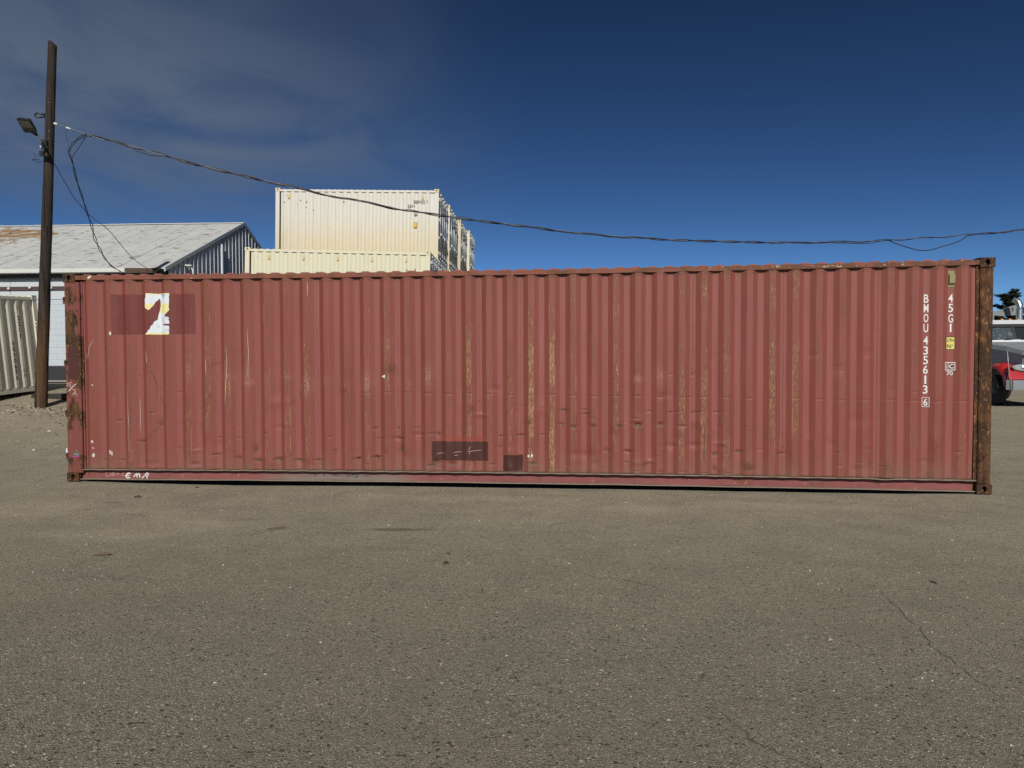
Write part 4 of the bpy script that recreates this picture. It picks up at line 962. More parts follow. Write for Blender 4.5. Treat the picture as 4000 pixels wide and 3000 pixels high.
for i in range(24):
    x0 = -LEN+i*(LEN+.03)/24; x1 = x0+(LEN+.03)/24; d0 = random.uniform(0, .012)
    b.add([(x0, HALF-.14, RZ-.035+d0), (x1, HALF-.14, RZ-.035+d0), (x1, HALF, RZ+.03+d0), (x0, HALF, RZ+.03+d0), (x1, HALF+.14, RZ-.03), (x0, HALF+.14, RZ-.03)], [(0, 1, 2, 3), (3, 2, 4, 5)])
b.build('ridge_cap', M_GUTTER, bld)
# gable sheets
gw = .30; y = .0
while y < 2*HALF-.01:
    y1 = min(y+gw, 2*HALF); b = MB()
    def top(q): return (rz(q) if q < HALF else EZ+(2*HALF+.28-q)*sl_)-.03
    b.add([(0, y, BZ-.3), (0, y1, BZ-.3), (0, y1, top(y1)), (0, y, top(y))], [(0, 1, 2, 3)])
    t = top(y)-.02; b.add([(0, y, BZ-.3), (.055, y+.01, BZ-.3), (.055, y+.035, BZ-.3), (0, y+.05, BZ-.3), (0, y, t), (.055, y+.01, t), (.055, y+.035, t), (0, y+.05, t)], [(0, 1, 5, 4), (1, 2, 6, 5), (2, 3, 7, 6), (4, 5, 6, 7)])
    b.build('gable_sheet', M_GABLE, bld); y = y1
for (ya, yb_, za, zb_) in ((-.30, HALF, EZ-.01, RZ), (HALF, 2*HALF+.30, RZ, EZ-.01)):
    b = MB(); b.add([(.02, ya, za-.10), (.02, yb_, zb_-.10), (.02, yb_, zb_+.02), (.02, ya, za+.02), (.065, ya, za-.10), (.065, yb_, zb_-.10), (.065, yb_, zb_+.03), (.065, ya, za+.03)], [(4, 5, 6, 7), (3, 7, 6, 2), (0, 1, 5, 4), (0, 4, 7, 3)])
    b.build('barge_trim', M_GABLE, bld)
MB().tube([(.05, 3.6, BZ), (.05, 3.6, 6.15)], .055, 8).build('gable_pipe', M_GABLE, bld)
MB().tube(crom([(.02, 1.1, 4.95), (.25, 1.0, 4.9), (.32, .95, 4.6), (.2, 1.0, 4.35), (.3, 1.3, 4.3), (.25, 1.6, 4.28)], 6), .02, 6).tube([(.0, .95, 5.0), (.28, .95, 4.98)], .03, 6).build('service_hook', M_GUTTER, bld)

# ------------------------------------------------------------------ utility pole and its lamp
def mat_pole():
    n = N('weathered_pole_wood'); x, y, z = n.sep()
    c = n.mix(n.noise(16, 6, .65, stretch=(1, 1, .03)), (.012, .0095, .008), (.052, .041, .033))
    c = n.mix(n.math('MULTIPLY', n.ramp01(z, 3.4, 1.2), n.ramp01(n.noise(9, 5, .6, stretch=(1, 1, .06)), .35, .6)), c, (.085, .046, .024))
    c = n.mix(n.ramp01(n.noise(34, 5, .65, stretch=(1, 1, .015), loc=(4, 0, 0)), .53, .60), c, (.008, .007, .006))
    c = n.mix(n.math('MULTIPLY', n.ramp01(n.noise(11, 6, .7, stretch=(1, 1, .05), loc=(9, 0, 0)), .56, .7), .6), c, (.10, .088, .075))
    n.bump(n.noise(22, 6, .7, stretch=(1, 1, .03)), .02); return n.done(c, .9, 0, .15)
M_POLE = mat_pole()
pb = F(-11.603, 17.0, 0); pb[2] = gz(pb[0], pb[1])-.02
ptp = F(-11.115, 17.0, 9.47)
pole = empty('utility_pole', (float(pb[0]), float(pb[1]), float(pb[2])), label='leaning weathered wooden utility pole with lamp arm', cat='pole')
hv = Vector(ptp-pb); PH = hv.length
b = MB(); nS, nP = 40, 14; vs_ = []; fs_ = []
for i in range(nS+1):
    t = i/nS; c = hv*t; r0 = .140-.046*t
    for k in range(nP):
        w = 2*math.pi*k/nP; rr = r0*(1+.05*mnoise.noise(Vector((math.cos(w)*1.3, math.sin(w)*1.3, t*7)))+.03*mnoise.noise(Vector((math.cos(w)*3, math.sin(w)*3, t*26))))
        zt = 0 if i < nS else -.10*max(0, math.cos(w-.2))
        vs_.append((c.x+rr*math.cos(w), c.y+rr*math.sin(w), c.z+zt))
for i in range(nS):
    for k in range(nP): fs_.append((i*nP+k, i*nP+(k+1) % nP, (i+1)*nP+(k+1) % nP, (i+1)*nP+k))
b.add(vs_, fs_, True); b.add(vs_[-nP:], [tuple(range(nP))]); b.build('pole_shaft', M_POLE, pole)
def pole_at(py):        # point on the pole axis seen at picture height py
    t = (1600-py)/(1600-165); return np.array(pb)+np.array(hv)*t
def loc_(p): return tuple(np.array(p)-np.array(pole.location))
M_BLACKM = simple('black_lamp_casting', (.016, .016, .018), .5, var=.2)
M_LENS = simple('grey_lamp_lens', (.10, .095, .06), .3, var=.1)
M_ZINC = simple('zinc_hardware', (.45, .45, .44), .45, .5)
M_CABLE = simple('black_cable', (.016, .016, .020), .55, var=.2)
M_ALU = simple('bare_aluminium_wire', (.16, .16, .16), .5, .5)
# lamp head hangs towards the yard (towards the sun)
hc = np.array(at(105, 494, 17.0-.80)); arm0 = pole_at(566)+np.array([-.05, -.12, 0]); 
head = MB()
c0, c1, c2, c3 = [np.array(at(px_, py_, D_)) for px_, py_, D_ in ((63.6, 463, 15.95), (115, 468.5, 15.98), (145, 520, 16.30), (95.5, 518, 16.27))]
c0 = c0; nrm = np.cross(c1-c0, c3-c0); nrm = nrm/np.linalg.norm(nrm)
if nrm[1] > 0: nrm = -nrm         # towards the camera/ground
bk_ = -nrm*.07
cen = (c0+c1+c2+c3)/4
for s_ in (c0, c1, c2, c3): pass
head.add([loc_(q) for q in (c0, c1, c2, c3)]+[loc_(cen+(q-cen)*.86+bk_) for q in (c0, c1, c2, c3)], [(0, 1, 2, 3), (7, 6, 5, 4), (0, 4, 5, 1), (1, 5, 6, 2), (2, 6, 7, 3), (3, 7, 4, 0)])
lh = head.build('lamp_head', M_BLACKM, pole); fix_normals(lh.data)
def q4(u, v): return (c0*(1-u)+c1*u)*(1-v)+(c3*(1-u)+c2*u)*v
lens = MB(); lens.add([loc_(q4(u, v)+nrm*.004) for u, v in ((.10, .10), (.90, .10), (.90, .60), (.10, .60))], [(0, 1, 2, 3)]); lens.build('lamp_lens', M_LENS, lh)
for u in np.linspace(.12, .88, 7):
    f_ = MB(); a_, b2_ = q4(u, .1)+bk_, q4(u, .9)+bk_
    f_.add([loc_(a_+(np.array([.006, 0, 0]))), loc_(a_-(np.array([.006, 0, 0]))), loc_(b2_-(np.array([.006, 0, 0]))), loc_(b2_+(np.array([.006, 0, 0]))), loc_(a_+bk_*.5), loc_(b2_+bk_*.5)], [(0, 4, 5, 3), (1, 2, 5, 4), (0, 1, 4), (2, 3, 5)]); f_.build('cooling_fin', M_BLACKM, lh)
neck = q4(.75, 1.12)+bk_*.5
MB().tube([loc_(q4(.6, .95)+bk_*.4), loc_(neck)], [.05, .045], 8).tube([loc_(neck), loc_(neck+(arm0-neck)*.12)], .038, 8).build('lamp_knuckle', M_BLACKM, pole)
MB().tube([loc_(neck), loc_(neck+(arm0-neck)*.5), loc_(arm0)], .024, 8).build('lamp_arm', M_ZINC, pole)
pa = pole_at(572)
MB().box(-.06, .06, -.19, -.12, -.10, .12).build('lamp_bracket', M_BLACKM, pole, loc_(pa))
for dx in (-.05, .05): MB().lathe([(0, -.03), (.028, -.028), (.034, -.01), (.034, .02)], (0, 0, 0), 'y', 10).build('bolt_head', M_GUTTER, pole, loc_(pole_at(580)+np.array([dx-.02, -.155, 0])))
pj = pole_at(598); MB().bbox(-.22, -.12, -.06, .06, -.06, .06, .01).build('junction_box', M_BLACKM, pole, loc_(pj))
pk = pole_at(452)
b = MB(); q_ = [(-.10, -.05, .02), (-.28, -.10, .05), (-.32, -.10, 0), (-.28, -.10, -.06), (-.10, -.05, -.03)]
b.tube(q_, .022, 6).tube([(.08, 0, -.05), (.16, -.02, -.05)], .015, 6); b.build('old_bracket', M_BLACKM, pole, loc_(pk))
for py_, dx in ((1262, -.10), (1275, -.10)): MB().lathe([(0, -.025), (.022, -.02), (.026, 0), (.02, .02)], (0, 0, 0), 'y', 8).build('pole_tag', M_GUTTER, pole, loc_(pole_at(py_)+np.array([dx, -.12, 0])))
pw = pole_at(625)
b = MB()
b.tube([(-.13, -.05, -.02), (-.22, -.06, -.05), (-.34, -.07, -.01), (-.38, -.07, .02), (-.26, -.06, .02), (-.20, -.06, .02)], .010, 5).tube([(-.12, -.05, .10), (-.22, -.06, .12), (-.33, -.06, .14), (-.36, -.07, .20)], .005, 5).tube([(-.33, -.06, .13), (-.29, -.06, .06)], .006, 5)
b.build('loose_wire', M_CABLE, pole, loc_(pw))
for i in range(14):
    t = random.uniform(.05, .85); w = random.uniform(-2.6, -.5); r0 = .140-.046*t; c = hv*t
    MB().tube([(c.x+(r0-.01)*math.cos(w), c.y+(r0-.01)*math.sin(w), c.z), (c.x+(r0+.02)*math.cos(w), c.y+(r0+.02)*math.sin(w), c.z)], .008, 6).build('nail', M_PIPE, pole)

# ------------------------------------------------------------------ overhead cables
def plan_depth(px):
    s_ = (px-2000)/FPX; u = (11.1+17*s_)/(29.8-5*s_); return 17+5*u
main = [(211, 482), (270, 502), (334, 523), (434, 551), (616, 599), (759, 641), (1008, 700), (1144, 731), (1284, 763), (1442, 793), (1605, 824), (1786, 851), (1900, 866), (2043, 884), (2351, 919), (2676, 939), (3074, 948), (3200, 946), (3453, 939), (3779, 918), (4000, 898), (4300, 866)]
mw = [at(px_, py_, plan_depth(px_)) for px_, py_ in main]; ed = mw[-1]-mw[-2]; ed = ed/np.linalg.norm(ed[:2])
for k in range(1, 9): mw.append(mw[len(main)-1]+ed*k*4.0+np.array([0, 0, .035*(k*k)]))
MP = crom(mw, 16)
MPX = np.array([np.interp(i/16, range(len(main)+1), [m_[0] for m_ in main]+[9000]) for i in range(len(MP))])
Ln = np.cumsum([0]+[float(np.linalg.norm(MP[i+1]-MP[i])) for i in range(len(MP)-1)])
cab = empty('overhead_cable', tuple(MP[0]), label='twisted black and silver cable running across the whole sky from the pole', cat='cable')
def strand(name, ph, rad, off, mat, i0, loops=()):
    pts = []
    for i in range(i0, len(MP)):
        w = 2*math.pi*Ln[i]/1.55+ph+.6*math.sin(Ln[i]*.9+ph); p = MP[i].copy()
        p = p+off*(FWH*math.cos(w)+np.array([0, 0, 1])*math.sin(w))
        for (xa, xb, d) in loops:
            if xa < MPX[i] < xb: p[2] -= d*math.sin(math.pi*(MPX[i]-xa)/(xb-xa))**.8
        pts.append(tuple(p-np.array(cab.location)))
    return MB().tube(pts, rad, 6).build(name, mat, cab)
strand('bare_strand', 0, .0075, .012, M_ALU, 0)
strand('insulated_strand', 2.0, .0150, .024, M_CABLE, 34, ((3475, 3775, .36), (3255, 3430, .07), (495, 630, .08)))
strand('insulated_strand', 4.2, .0150, .024, M_CABLE, 36, ((2200, 2330, .04), (1500, 1600, .03)))
MB().tube([tuple(MP[13]-MP[0]), tuple(MP[18]-MP[0])], .022, 8).build('cable_clamp', M_GUTTER, cab)
MB().tube([(0, 0, 0), tuple((MP[4]-MP[0]))], .03, 8).build('insulator_knob', M_GUTTER, cab)
def drop(name, label, pts, rad, mat, twist=None, d0=17.0, d1=22.1):
    y0, y1 = pts[0][1], pts[-1][1]; n_ = len(pts)
    W3 = crom([at(px_, py_, d0+(d1-d0)*(i/(n_-1))**1.2) for i, (px_, py_) in enumerate(pts)], 12)
    r_ = empty(name, tuple(W3[0]), label=label, cat='cable'); o_ = np.array(r_.location)
    Lc = np.cumsum([0]+[float(np.linalg.norm(W3[i+1]-W3[i])) for i in range(len(W3)-1)])
    for j, ph in enumerate(twist or (None,)):
        pp = []
        for i, p in enumerate(W3):
            if ph is not None:
                w = 2*math.pi*Lc[i]/1.1+ph; off = .017*(1+.9*max(0, math.sin(Lc[i]*1.5+1)))
                p = p+off*(RTH*math.cos(w)+FWH*math.sin(w))
            pp.append(tuple(p-o_))
        MB().tube(pp, rad, 6).build('insulated_strand', mat, r_)
    return r_
dr = drop('drop_cable', 'black twisted cable looping below the pole down to the warehouse eave', [(334, 523), (305, 545), (284, 563), (272, 581), (270, 600), (279, 622), (296, 690), (316, 755), (340, 830), (355, 870), (366, 920), (385, 962), (398, 990), (412, 1012), (440, 1042), (470, 1060)], .0115, M_CABLE, (0, 2.6))
lp = crom([at(px_, py_, 17.15) for px_, py_ in ((350, 528), (336, 534), (318, 560), (300, 588), (286, 606), (279, 624))], 8)
MB().tube([tuple(p-np.array(dr.location)) for p in lp], .010, 6).build('insulated_strand', M_CABLE, dr)
lp = crom([at(px_, py_, 17.05) for px_, py_ in ((261, 505), (259, 520), (262, 545), (268, 573))], 8)
MB().tube([tuple(p-np.array(dr.location)) for p in lp], .006, 5).build('thin_wire', M_CABLE, dr)
drop('thin_cable', 'thin dark wire sagging from the lower pole to the roof edge', [(209, 637), (222, 655), (240, 688), (262, 725), (285, 766), (315, 803), (345, 836), (375, 860), (405, 882), (432, 907), (456, 936), (485, 972), (512, 1002), (540, 1026), (575, 1048)], .0085, M_CABLE, None, 17.0, 22.05)

# ------------------------------------------------------------------ things around the pole foot
M_OLDW = simple('dark_old_timber', (.028, .022, .018), .95, var=.3, scale=8, bump=.01)
tb = F(-11.9, 18.05, 0); tz = gz(tb[0], tb[1])
t_ = MB().bbox(-.6, 2.6, -.10, .10, -.04, .13, .015).build('timber_beam', M_OLDW, None, (float(tb[0]), float(tb[1]), tz), (0, -.01, .0999+.03)); tag(t_, 'dark old timber lying on the soil behind the pole', 'timber')
sk = F(-10.95, 17.86, 0)
t_ = MB().tube([(0, 0, -.05), (.015, -.02, .22)], .022, 7).build('stake', simple('rusty_stake', (.10, .05, .03), .9), None, (float(sk[0]), float(sk[1]), gz(sk[0], sk[1]))); tag(t_, 'short rusty stake standing against the dark timber', 'stake')
def rubble(name, n_, spots, smin, smax, mat, label, cat, flat=.6, seed=1):
    rr = np.random.default_rng(seed); b = MB()
    import bmesh
    ico = bmesh.new(); bmesh.ops.create_icosphere(ico, subdivisions=1, radius=1.0); V = np.array([v.co[:] for v in ico.verts]); Fc = [tuple(v.index for v in f.verts) for f in ico.faces]; ico.free()
    for i in range(n_):
        x, y = spots(rr); s_ = smin+(smax-smin)*rr.random()**3; R_ = rr.normal(size=(3, 3)); R_, _ = np.linalg.qr(R_)
        v = V*(1+.28*rr.normal(size=(len(V), 1)))@R_*np.array([1, 1, flat])*s_
        b.add(v+np.array([x, y, gz(x, y)+s_*flat*.25]), Fc)
    o = b.build(name, mat); return tag(o, label, cat, kind='stuff')
M_PEB = N('mixed_pebbles'); 
_g = M_PEB.new('ShaderNodeNewGeometry'); _c = M_PEB.crange(_g.outputs['Random Per Island'], [(0, (.05, .048, .045)), (.25, (.13, .12, .10)), (.5, (.24, .205, .16)), (.75, (.30, .24, .19)), (.92, (.36, .33, .28)), (1, (.55, .53, .49))]); M_PEB = M_PEB.done(_c, .85, 0, .25)
def front(rr):
    while True:
        u = rr.random()**.6; y = -6.6+u*6.5; x = rr.uniform(1, 13) if u < .6 else rr.uniform(-2, 15)
        if abs(x-7.0) < (y+9.2)*.80+.3: return x, y
rubble('gravel', 5200, front, .0022, .0085, M_PEB, 'loose fine gravel scattered over the lot', 'gravel', .6, 3)
rubble('rubble', 420, lambda rr: (pb[0]+rr.normal()*.65+.2, pb[1]-.15+rr.normal()*.32), .008, .045, M_PEB, 'small stones and clods around the pole foot', 'rubble', .55, 4)
rubble('soil_clods', 900, lambda rr: (rr.uniform(-9, -.6), rr.uniform(2.8, 9.5)), .008, .040, M_PEB, 'loose clods on the soil behind the container', 'soil', .5, 5)
def gpt(px, py):
    d = _ray(px, py); p = CAMP+(-CAMP[2])/d[2]*d; z = gz(p[0], p[1]); p = CAMP+(z-CAMP[2])/d[2]*d; return p
def rock(px, py, s3, mat, name, label, cat, seed):
    rr = np.random.default_rng(seed); import bmesh
    bm = bmesh.new(); bmesh.ops.create_icosphere(bm, subdivisions=2, radius=1.0)
    for v in bm.verts:
        k = 1+.35*mnoise.noise(v.co*1.4+Vector((seed, 0, 0))); v.co = Vector((v.co.x*s3[0]*k, v.co.y*s3[1]*k, max(v.co.z, -.4)*s3[2]*k))
    me = bpy.data.meshes.new(name); bm.to_mesh(me); bm.free(); me.materials.append(mat); p = gpt(px, py)
    o = place(name, me, None, (p[0], p[1], p[2]+s3[2]*.3), (0, 0, rr.uniform(0, 3))); return tag(o, label, cat)
M_CLOD = simple('dark_clod', (.045, .036, .028), .95, var=.3, scale=30, bump=.004); M_DST = simple('slate_stone', (.05, .05, .055), .8, var=.2, scale=30)
rock(1742, 2200, (.045, .022, .010), M_CLOD, 'clod', 'flat dark clod below the middle of the container', 'clod', 1)
rock(1752, 2164, (.016, .012, .012), M_CLOD, 'pebble', 'small black pebble just above the flat dark clod', 'pebble', 2)
rock(538, 1943, (.05, .03, .02), M_CLOD, 'clod', 'dark clod in front of the left end of the container', 'clod', 3)
rock(770, 1905, (.03, .02, .015), M_CLOD, 'clod', 'small dark clod close under the bottom rail, left part', 'clod', 4)
rock(358, 2866, (.014, .010, .008), M_DST, 'pebble', 'round slate pebble at the lower left corner', 'pebble', 5)
rock(2490, 2943, (.010, .008, .006), M_DST, 'pebble', 'dark pebble at the lower edge right of centre', 'pebble', 6)
rock(3645, 2275, (.035, .018, .008), M_CLOD, 'clod', 'flat dark clod on the right side of the lot', 'clod', 7)
M_LEAF = simple('dry_leaf', (.085, .055, .032), .9, var=.3, scale=60)
p = gpt(402, 2170); b = MB()
b.add([(-.09, 0, .004), (-.04, .018, .012), (.02, .022, .016), (.085, .004, .014), (.02, -.016, .006), (-.04, -.014, .006), (-.03, .002, .018), (.04, .004, .020)], [(0, 6, 1), (1, 6, 7, 2), (2, 7, 3), (0, 5, 6), (5, 4, 7, 6), (4, 3, 7)])
tag(b.build('leaf', M_LEAF, None, tuple(p), (0, 0, .3)), 'curled dry brown leaf lying left of centre', 'leaf')
p = gpt(530, 2830); tag(MB().tube([(-.035, 0, .004), (-.01, .004, .006), (.02, .001, .008), (.036, .006, .008)], [.003, .0025, .0025, .002], 6).build('twig', M_CLOD, None, tuple(p), (0, 0, .1)), 'short dark twig near the lower left corner', 'twig')
p = gpt(3243, 2504); b = MB(); b.add([(-.02, 0, .003), (0, .012, .012), (.024, .004, .004), (.004, -.012, .008), (0, 0, .022)], [(0, 4, 1), (1, 4, 2), (2, 4, 3), (3, 4, 0)])
tag(b.build('paper_scrap', M_PEB, None, tuple(p), (0, 0, .4)), 'tiny crumpled pale scrap on the right side of the lot', 'scrap')
# hairline crack in the asphalt
pts = [gpt(*q) for q in [(3380, 2262), (3410, 2290), (3440, 2312), (3468, 2338), (3490, 2362), (3520, 2385), (3535, 2410), (3590, 2450), (3650, 2540), (3740, 2590), (3800, 2650), (3870, 2700), (4020, 2790)]]
b = MB(); pp = dense([p[:2] for p in pts], .03); vs_ = []
for i, p in enumerate(pp):
    a_, c_ = pp[max(i-1, 0)], pp[min(i+1, len(pp)-1)]; t = (c_-a_)/(np.linalg.norm(c_-a_)+1e-9); m_ = np.array([-t[1], t[0]])
    w = .0028*(1+.6*math.sin(i*1.7))*math.sin(math.pi*(i+.5)/len(pp)); jit = m_*.03*mnoise.noise(Vector((i*.4, 0, 0)))
    for s_ in (1, -1):
        q = p+jit+m_*w*s_; vs_.append((q[0], q[1], gz(q[0], q[1])+.0016))
b.add(vs_, [(2*i, 2*i+1, 2*i+3, 2*i+2) for i in range(len(pp)-1)])
b.build('crack', simple('crack_shadow_dirt', (.05, .044, .036), 1.0), ground)

# ------------------------------------------------------------------ truck
TR = .0999-.139
tc = F(15.90, 22.0, .19)
tax = np.array([math.cos(TR), math.sin(TR), 0]); torg = tc+tax*1.22
truck = empty('truck', tuple(torg), (0, 0, TR), 'parked truck with grey hood, red fenders and chrome exhaust stack', 'truck')
M_TWHITE = simple('white_truck_paint', (.50, .52, .53), .3, var=.05, scale=2, spec=.5)
M_TGREY = simple('silver_truck_paint', (.22, .23, .25), .38, 0, var=.08, scale=3, spec=.5)
M_TRED = simple('red_truck_paint', (.34, .018, .020), .35, var=.08, scale=3, spec=.5)
M_CHROME = simple('chrome', (.60, .57, .53), .32, 1.0, var=.08)
M_RUBBER = simple('tyre_rubber', (.018, .018, .019), .85, var=.3, scale=12)
M_RIM = simple('dusty_steel_rim', (.11, .115, .125), .6, .3, var=.2)
M_BLK = simple('black_chassis', (.012, .012, .013), .7)
M_AMBER = simple('amber_lens', (.42, .17, .02), .35)
M_LAMPG = simple('clear_lamp_glass', (.42, .42, .40), .15, .5)
n_ = N('truck_glass'); n_.b.inputs['Transmission Weight'].default_value = .0
c_ = n_.mix(n_.ramp01(n_.noise(9, 6, .65), .55, .75), (.05, .065, .072), (.30, .36, .37)); M_GLASS = n_.done(c_, .12, 0, .6)
M_GLASSD = simple('dark_cab_glass', (.02, .024, .026), .1, spec=.6)
T = truck
b = MB(); pr = [(-1.22, .10), (-1.16, .0), (1.16, .0), (1.22, .10), (1.22, .30), (-1.22, .30)]
vsb = [(x, y, .86) for x, y in pr]+[(x, y, .55 if abs(x) > 1.1 else .44) for x, y in pr]
b.add(vsb, [(0, 1, 2, 3, 4, 5), (11, 10, 9, 8, 7, 6)]+[(i, i+6, (i+1) % 6+6, (i+1) % 6) for i in range(6)]); b.build('bumper', M_CHROME, T)
# hood: tapering body
def loft(name, secs, mat, parent=T, smooth=False):
    """secs: list of (y, [(x,z)...]) open cross-sections lofted along y"""
    b = MB(); n = len(secs[0][1]); vs = [(x, y, z) for y, s_ in secs for x, z in s_]
    fs = [(i*n+k, i*n+k+1, (i+1)*n+k+1, (i+1)*n+k) for i in range(len(secs)-1) for k in range(n-1)]+[tuple(range(n)), tuple(range(len(vs)-1, len(vs)-n-1, -1))]
    b.add(vs, fs, smooth); o = b.build(name, mat, parent); fix_normals(o.data); return o
def arch(w, z0, z1, r): return [(-w, z0), (-w, z1-r), (-w+r*.3, z1-r*.3), (-w+r, z1), (w-r, z1), (w-r*.3, z1-r*.3), (w, z1-r), (w, z0)]
loft('hood', [(.22, arch(.62, .9, 1.72, .16)), (.35, arch(.72, .9, 1.86, .18)), (1.1, arch(.86, .9, 2.02, .2)), (1.95, arch(.98, .9, 2.14, .22))], M_TGREY)
MB().box(-.46, .46, .16, .225, .92, 1.78).build('grille', M_CHROME, T)
gb = MB().box(-.40, .40, .145, .162, -.012, .012).mesh('grille_bar')
for i in range(9): place('grille_bar', gb, T, (0, 0, 1.0+i*.085), mat=M_BLK)
for sx in (-1, 1):
    # fender swept over the wheel
    prof = []; cy, cz, r1 = 1.10, .52, .66
    ang = np.linspace(math.radians(172), math.radians(8), 16); b = MB(); vs_ = []
    for a in ang:
        for (rr, xo) in ((r1, 1.21), (r1+.10, 1.19), (r1+.17, 1.05), (r1+.18, .70)):
            vs_.append((sx*xo, cy-rr*math.cos(math.pi-a) if False else cy+rr*math.cos(a), cz+rr*math.sin(a)*1.08))
    fs_ = [(i*4+k, i*4+k+1, i*4+4+k+1, i*4+4+k) for i in range(15) for k in range(3)]
    b.add(vs_, fs_, True)
    b.add([(sx*1.19, .34, .60), (sx*1.19, .30, .90), (sx*1.16, .24, 1.16), (sx*.55, .20, 1.16), (sx*.55, .20, .88), (sx*1.16, .22, .88)], [(0, 1, 2, 5), (2, 3, 4, 5)])
    b.add([(sx*1.21, .46, .66), (sx*1.20, .34, .95), (sx*1.17, .26, 1.22), (sx*1.10, .42, 1.30), (sx*1.19, .60, 1.12)], [(0, 1, 2, 3, 4)])
    b.add([(sx*1.17, .24, 1.12), (sx*.60, .20, 1.12), (sx*.60, .50, 1.36), (sx*1.10, .46, 1.34)], [(0, 1, 2, 3)])
    b.build('fender', M_TRED, T)
    # headlight pod
    b = MB(); o2 = [(-.30, .02), (-.27, .08), (-.10, .115), (.18, .11), (.29, .06), (.30, -.05), (.22, -.10), (-.05, -.095), (-.24, -.05)]
    b.prism([(sx*(-p_[0])*-1 if False else p_[0], p_[1]) for p_ in o2], -.02, .22, 'y'); hl = b.build('headlight', M_CHROME, T, (sx*.78, .18, 1.25), (0, 0, sx*.18))
    b = MB(); b.prism([(p_[0]*.86, p_[1]*.78) for p_ in o2], -.035, -.019, 'y'); b.build('lamp_glass', M_LAMPG, hl)
    for xo in (-.02, .15): MB().lathe([(0, -.045), (.045, -.043), (.058, -.036), (.062, -.034)], (xo*1.0, 0, .005), 'y', 14).build('lamp_reflector', M_CHROME, hl)
    # wheels
    for (wy_, steer, dual) in ((1.10, -.28, 0), (4.9, 0, 1), (6.2, 0, 1)):
        w = empty('wheel', (sx*1.02, wy_, .51), (0, 0, steer if not dual else 0)); w.parent = T
        MB().lathe([(.29, .13), (.40, .145), (.47, .14), (.505, .115), (.508, .06), (.495, .055), (.508, .05), (.508, .005), (.495, 0), (.508, -.005), (.508, -.05), (.495, -.055), (.508, -.06), (.505, -.115), (.47, -.14), (.40, -.145), (.29, -.13)], (0, 0, 0), 'x', 36).build('tyre', M_RUBBER, w)
        MB().lathe([(.30, .135*sx), (.28, .12*sx), (.27, .06*sx), (.20, .075*sx), (.12, .10*sx), (.11, .16*sx), (.07, .18*sx), (0, .185*sx)], (0, 0, 0), 'x', 28).build('rim', M_RIM, w)
        if not dual:
            hm = MB().lathe([(0, .004*sx), (.03, .004*sx), (.034, -.01*sx)], (0, 0, 0), 'x', 10).mesh('hand_hole')
            nm = MB().lathe([(0, .03*sx), (.012, .03*sx), (.014, 0)], (0, 0, 0), 'x', 6).mesh('wheel_nut')
            for k in range(10):
                a = 2*math.pi*k/10; place('hand_hole', hm, w, (.072*sx, .232*math.cos(a), .232*math.sin(a)), mat=M_BLK); place('wheel_nut', nm, w, (.092*sx, .145*math.cos(a+.3), .145*math.sin(a+.3)), mat=M_RIM)
        else:
            MB().lathe([(.29, .13), (.47, .14), (.505, .115), (.505, -.115), (.47, -.14), (.29, -.13)], (-sx*.34, 0, 0), 'x', 28).build('tyre', M_RUBBER, w)
# cab
loft('cab', [(2.0, arch(1.02, .85, 2.14, .05)), (2.02, arch(1.03, .8, 2.20, .06)), (2.06, arch(1.03, .75, 2.22, .06)), (3.45, arch(1.03, .75, 2.22, .06))], M_TWHITE)
loft('cab_roof', [(2.32, arch(.98, 2.76, 2.86, .05)), (2.40, arch(1.0, 2.76, 2.91, .07)), (3.45, arch(1.0, 2.76, 2.95, .08))], M_TWHITE)
MB().box(-.99, .99, 2.28, 2.45, 2.66, 2.765).build('sun_visor', M_BLK, T)
for (x0, x1) in ((-1.0, -.94), (-.035, .035), (.94, 1.0)):
    b = MB(); b.add([(x0, 2.05, 2.215), (x1, 2.05, 2.215), (x1, 2.36, 2.77), (x0, 2.36, 2.77), (x0, 2.14, 2.215), (x1, 2.14, 2.215), (x1, 2.45, 2.77), (x0, 2.45, 2.77)], [(0, 1, 2, 3), (0, 3, 7, 4), (1, 5, 6, 2)]); b.build('windshield_pillar', M_BLK, T)
for sx, mm in ((-1, M_GLASS), (1, M_GLASSD)):
    b = MB(); xa, xb = sorted((sx*.035, sx*.94)); b.add([(xa, 2.075, 2.22), (xb, 2.075, 2.22), (xb, 2.385, 2.77), (xa, 2.385, 2.77), (xa, 2.085, 2.22), (xb, 2.085, 2.22), (xb, 2.395, 2.77), (xa, 2.395, 2.77)], [(0, 1, 2, 3), (7, 6, 5, 4)]); b.build('windshield', mm, T)
    MB().tube([(sx*.85, 2.03, 2.20), (sx*.55, 2.02, 2.235), (sx*.18, 2.04, 2.26)], .012, 6).tube([(sx*.12, 2.02, 2.22), (sx*.40, 2.02, 2.20)], .012, 6).build('wiper', M_BLK, T)
    MB().box(*( (-1.031, -1.005) if sx < 0 else (1.005, 1.031)), 2.45, 3.3, 2.22, 2.72).build('side_window', M_GLASSD, T)
    MB().box(*( (-1.03, -.96) if sx < 0 else (.96, 1.03)), 3.30, 3.45, 2.2, 2.78).build('rear_pillar', M_TWHITE, T)
    MB().tube([(sx*1.03, 2.2, 1.6), (sx*1.35, 2.05, 1.6), (sx*1.35, 2.05, 2.5), (sx*1.03, 2.2, 2.5)], .014, 6).bbox(sx*1.35-.11, sx*1.35+.11, 2.0, 2.06, 1.7, 2.3, .02).build('mirror', M_CHROME, T)
MB().box(-1.0, 1.0, 3.40, 3.46, 2.2, 2.78).build('cab_back', M_TWHITE, T)
ml = MB().lathe([(.055, 0), (.06, .02), (.045, .055), (0, .065)], (0, 0, 0), 'z', 12).mesh('marker_light')
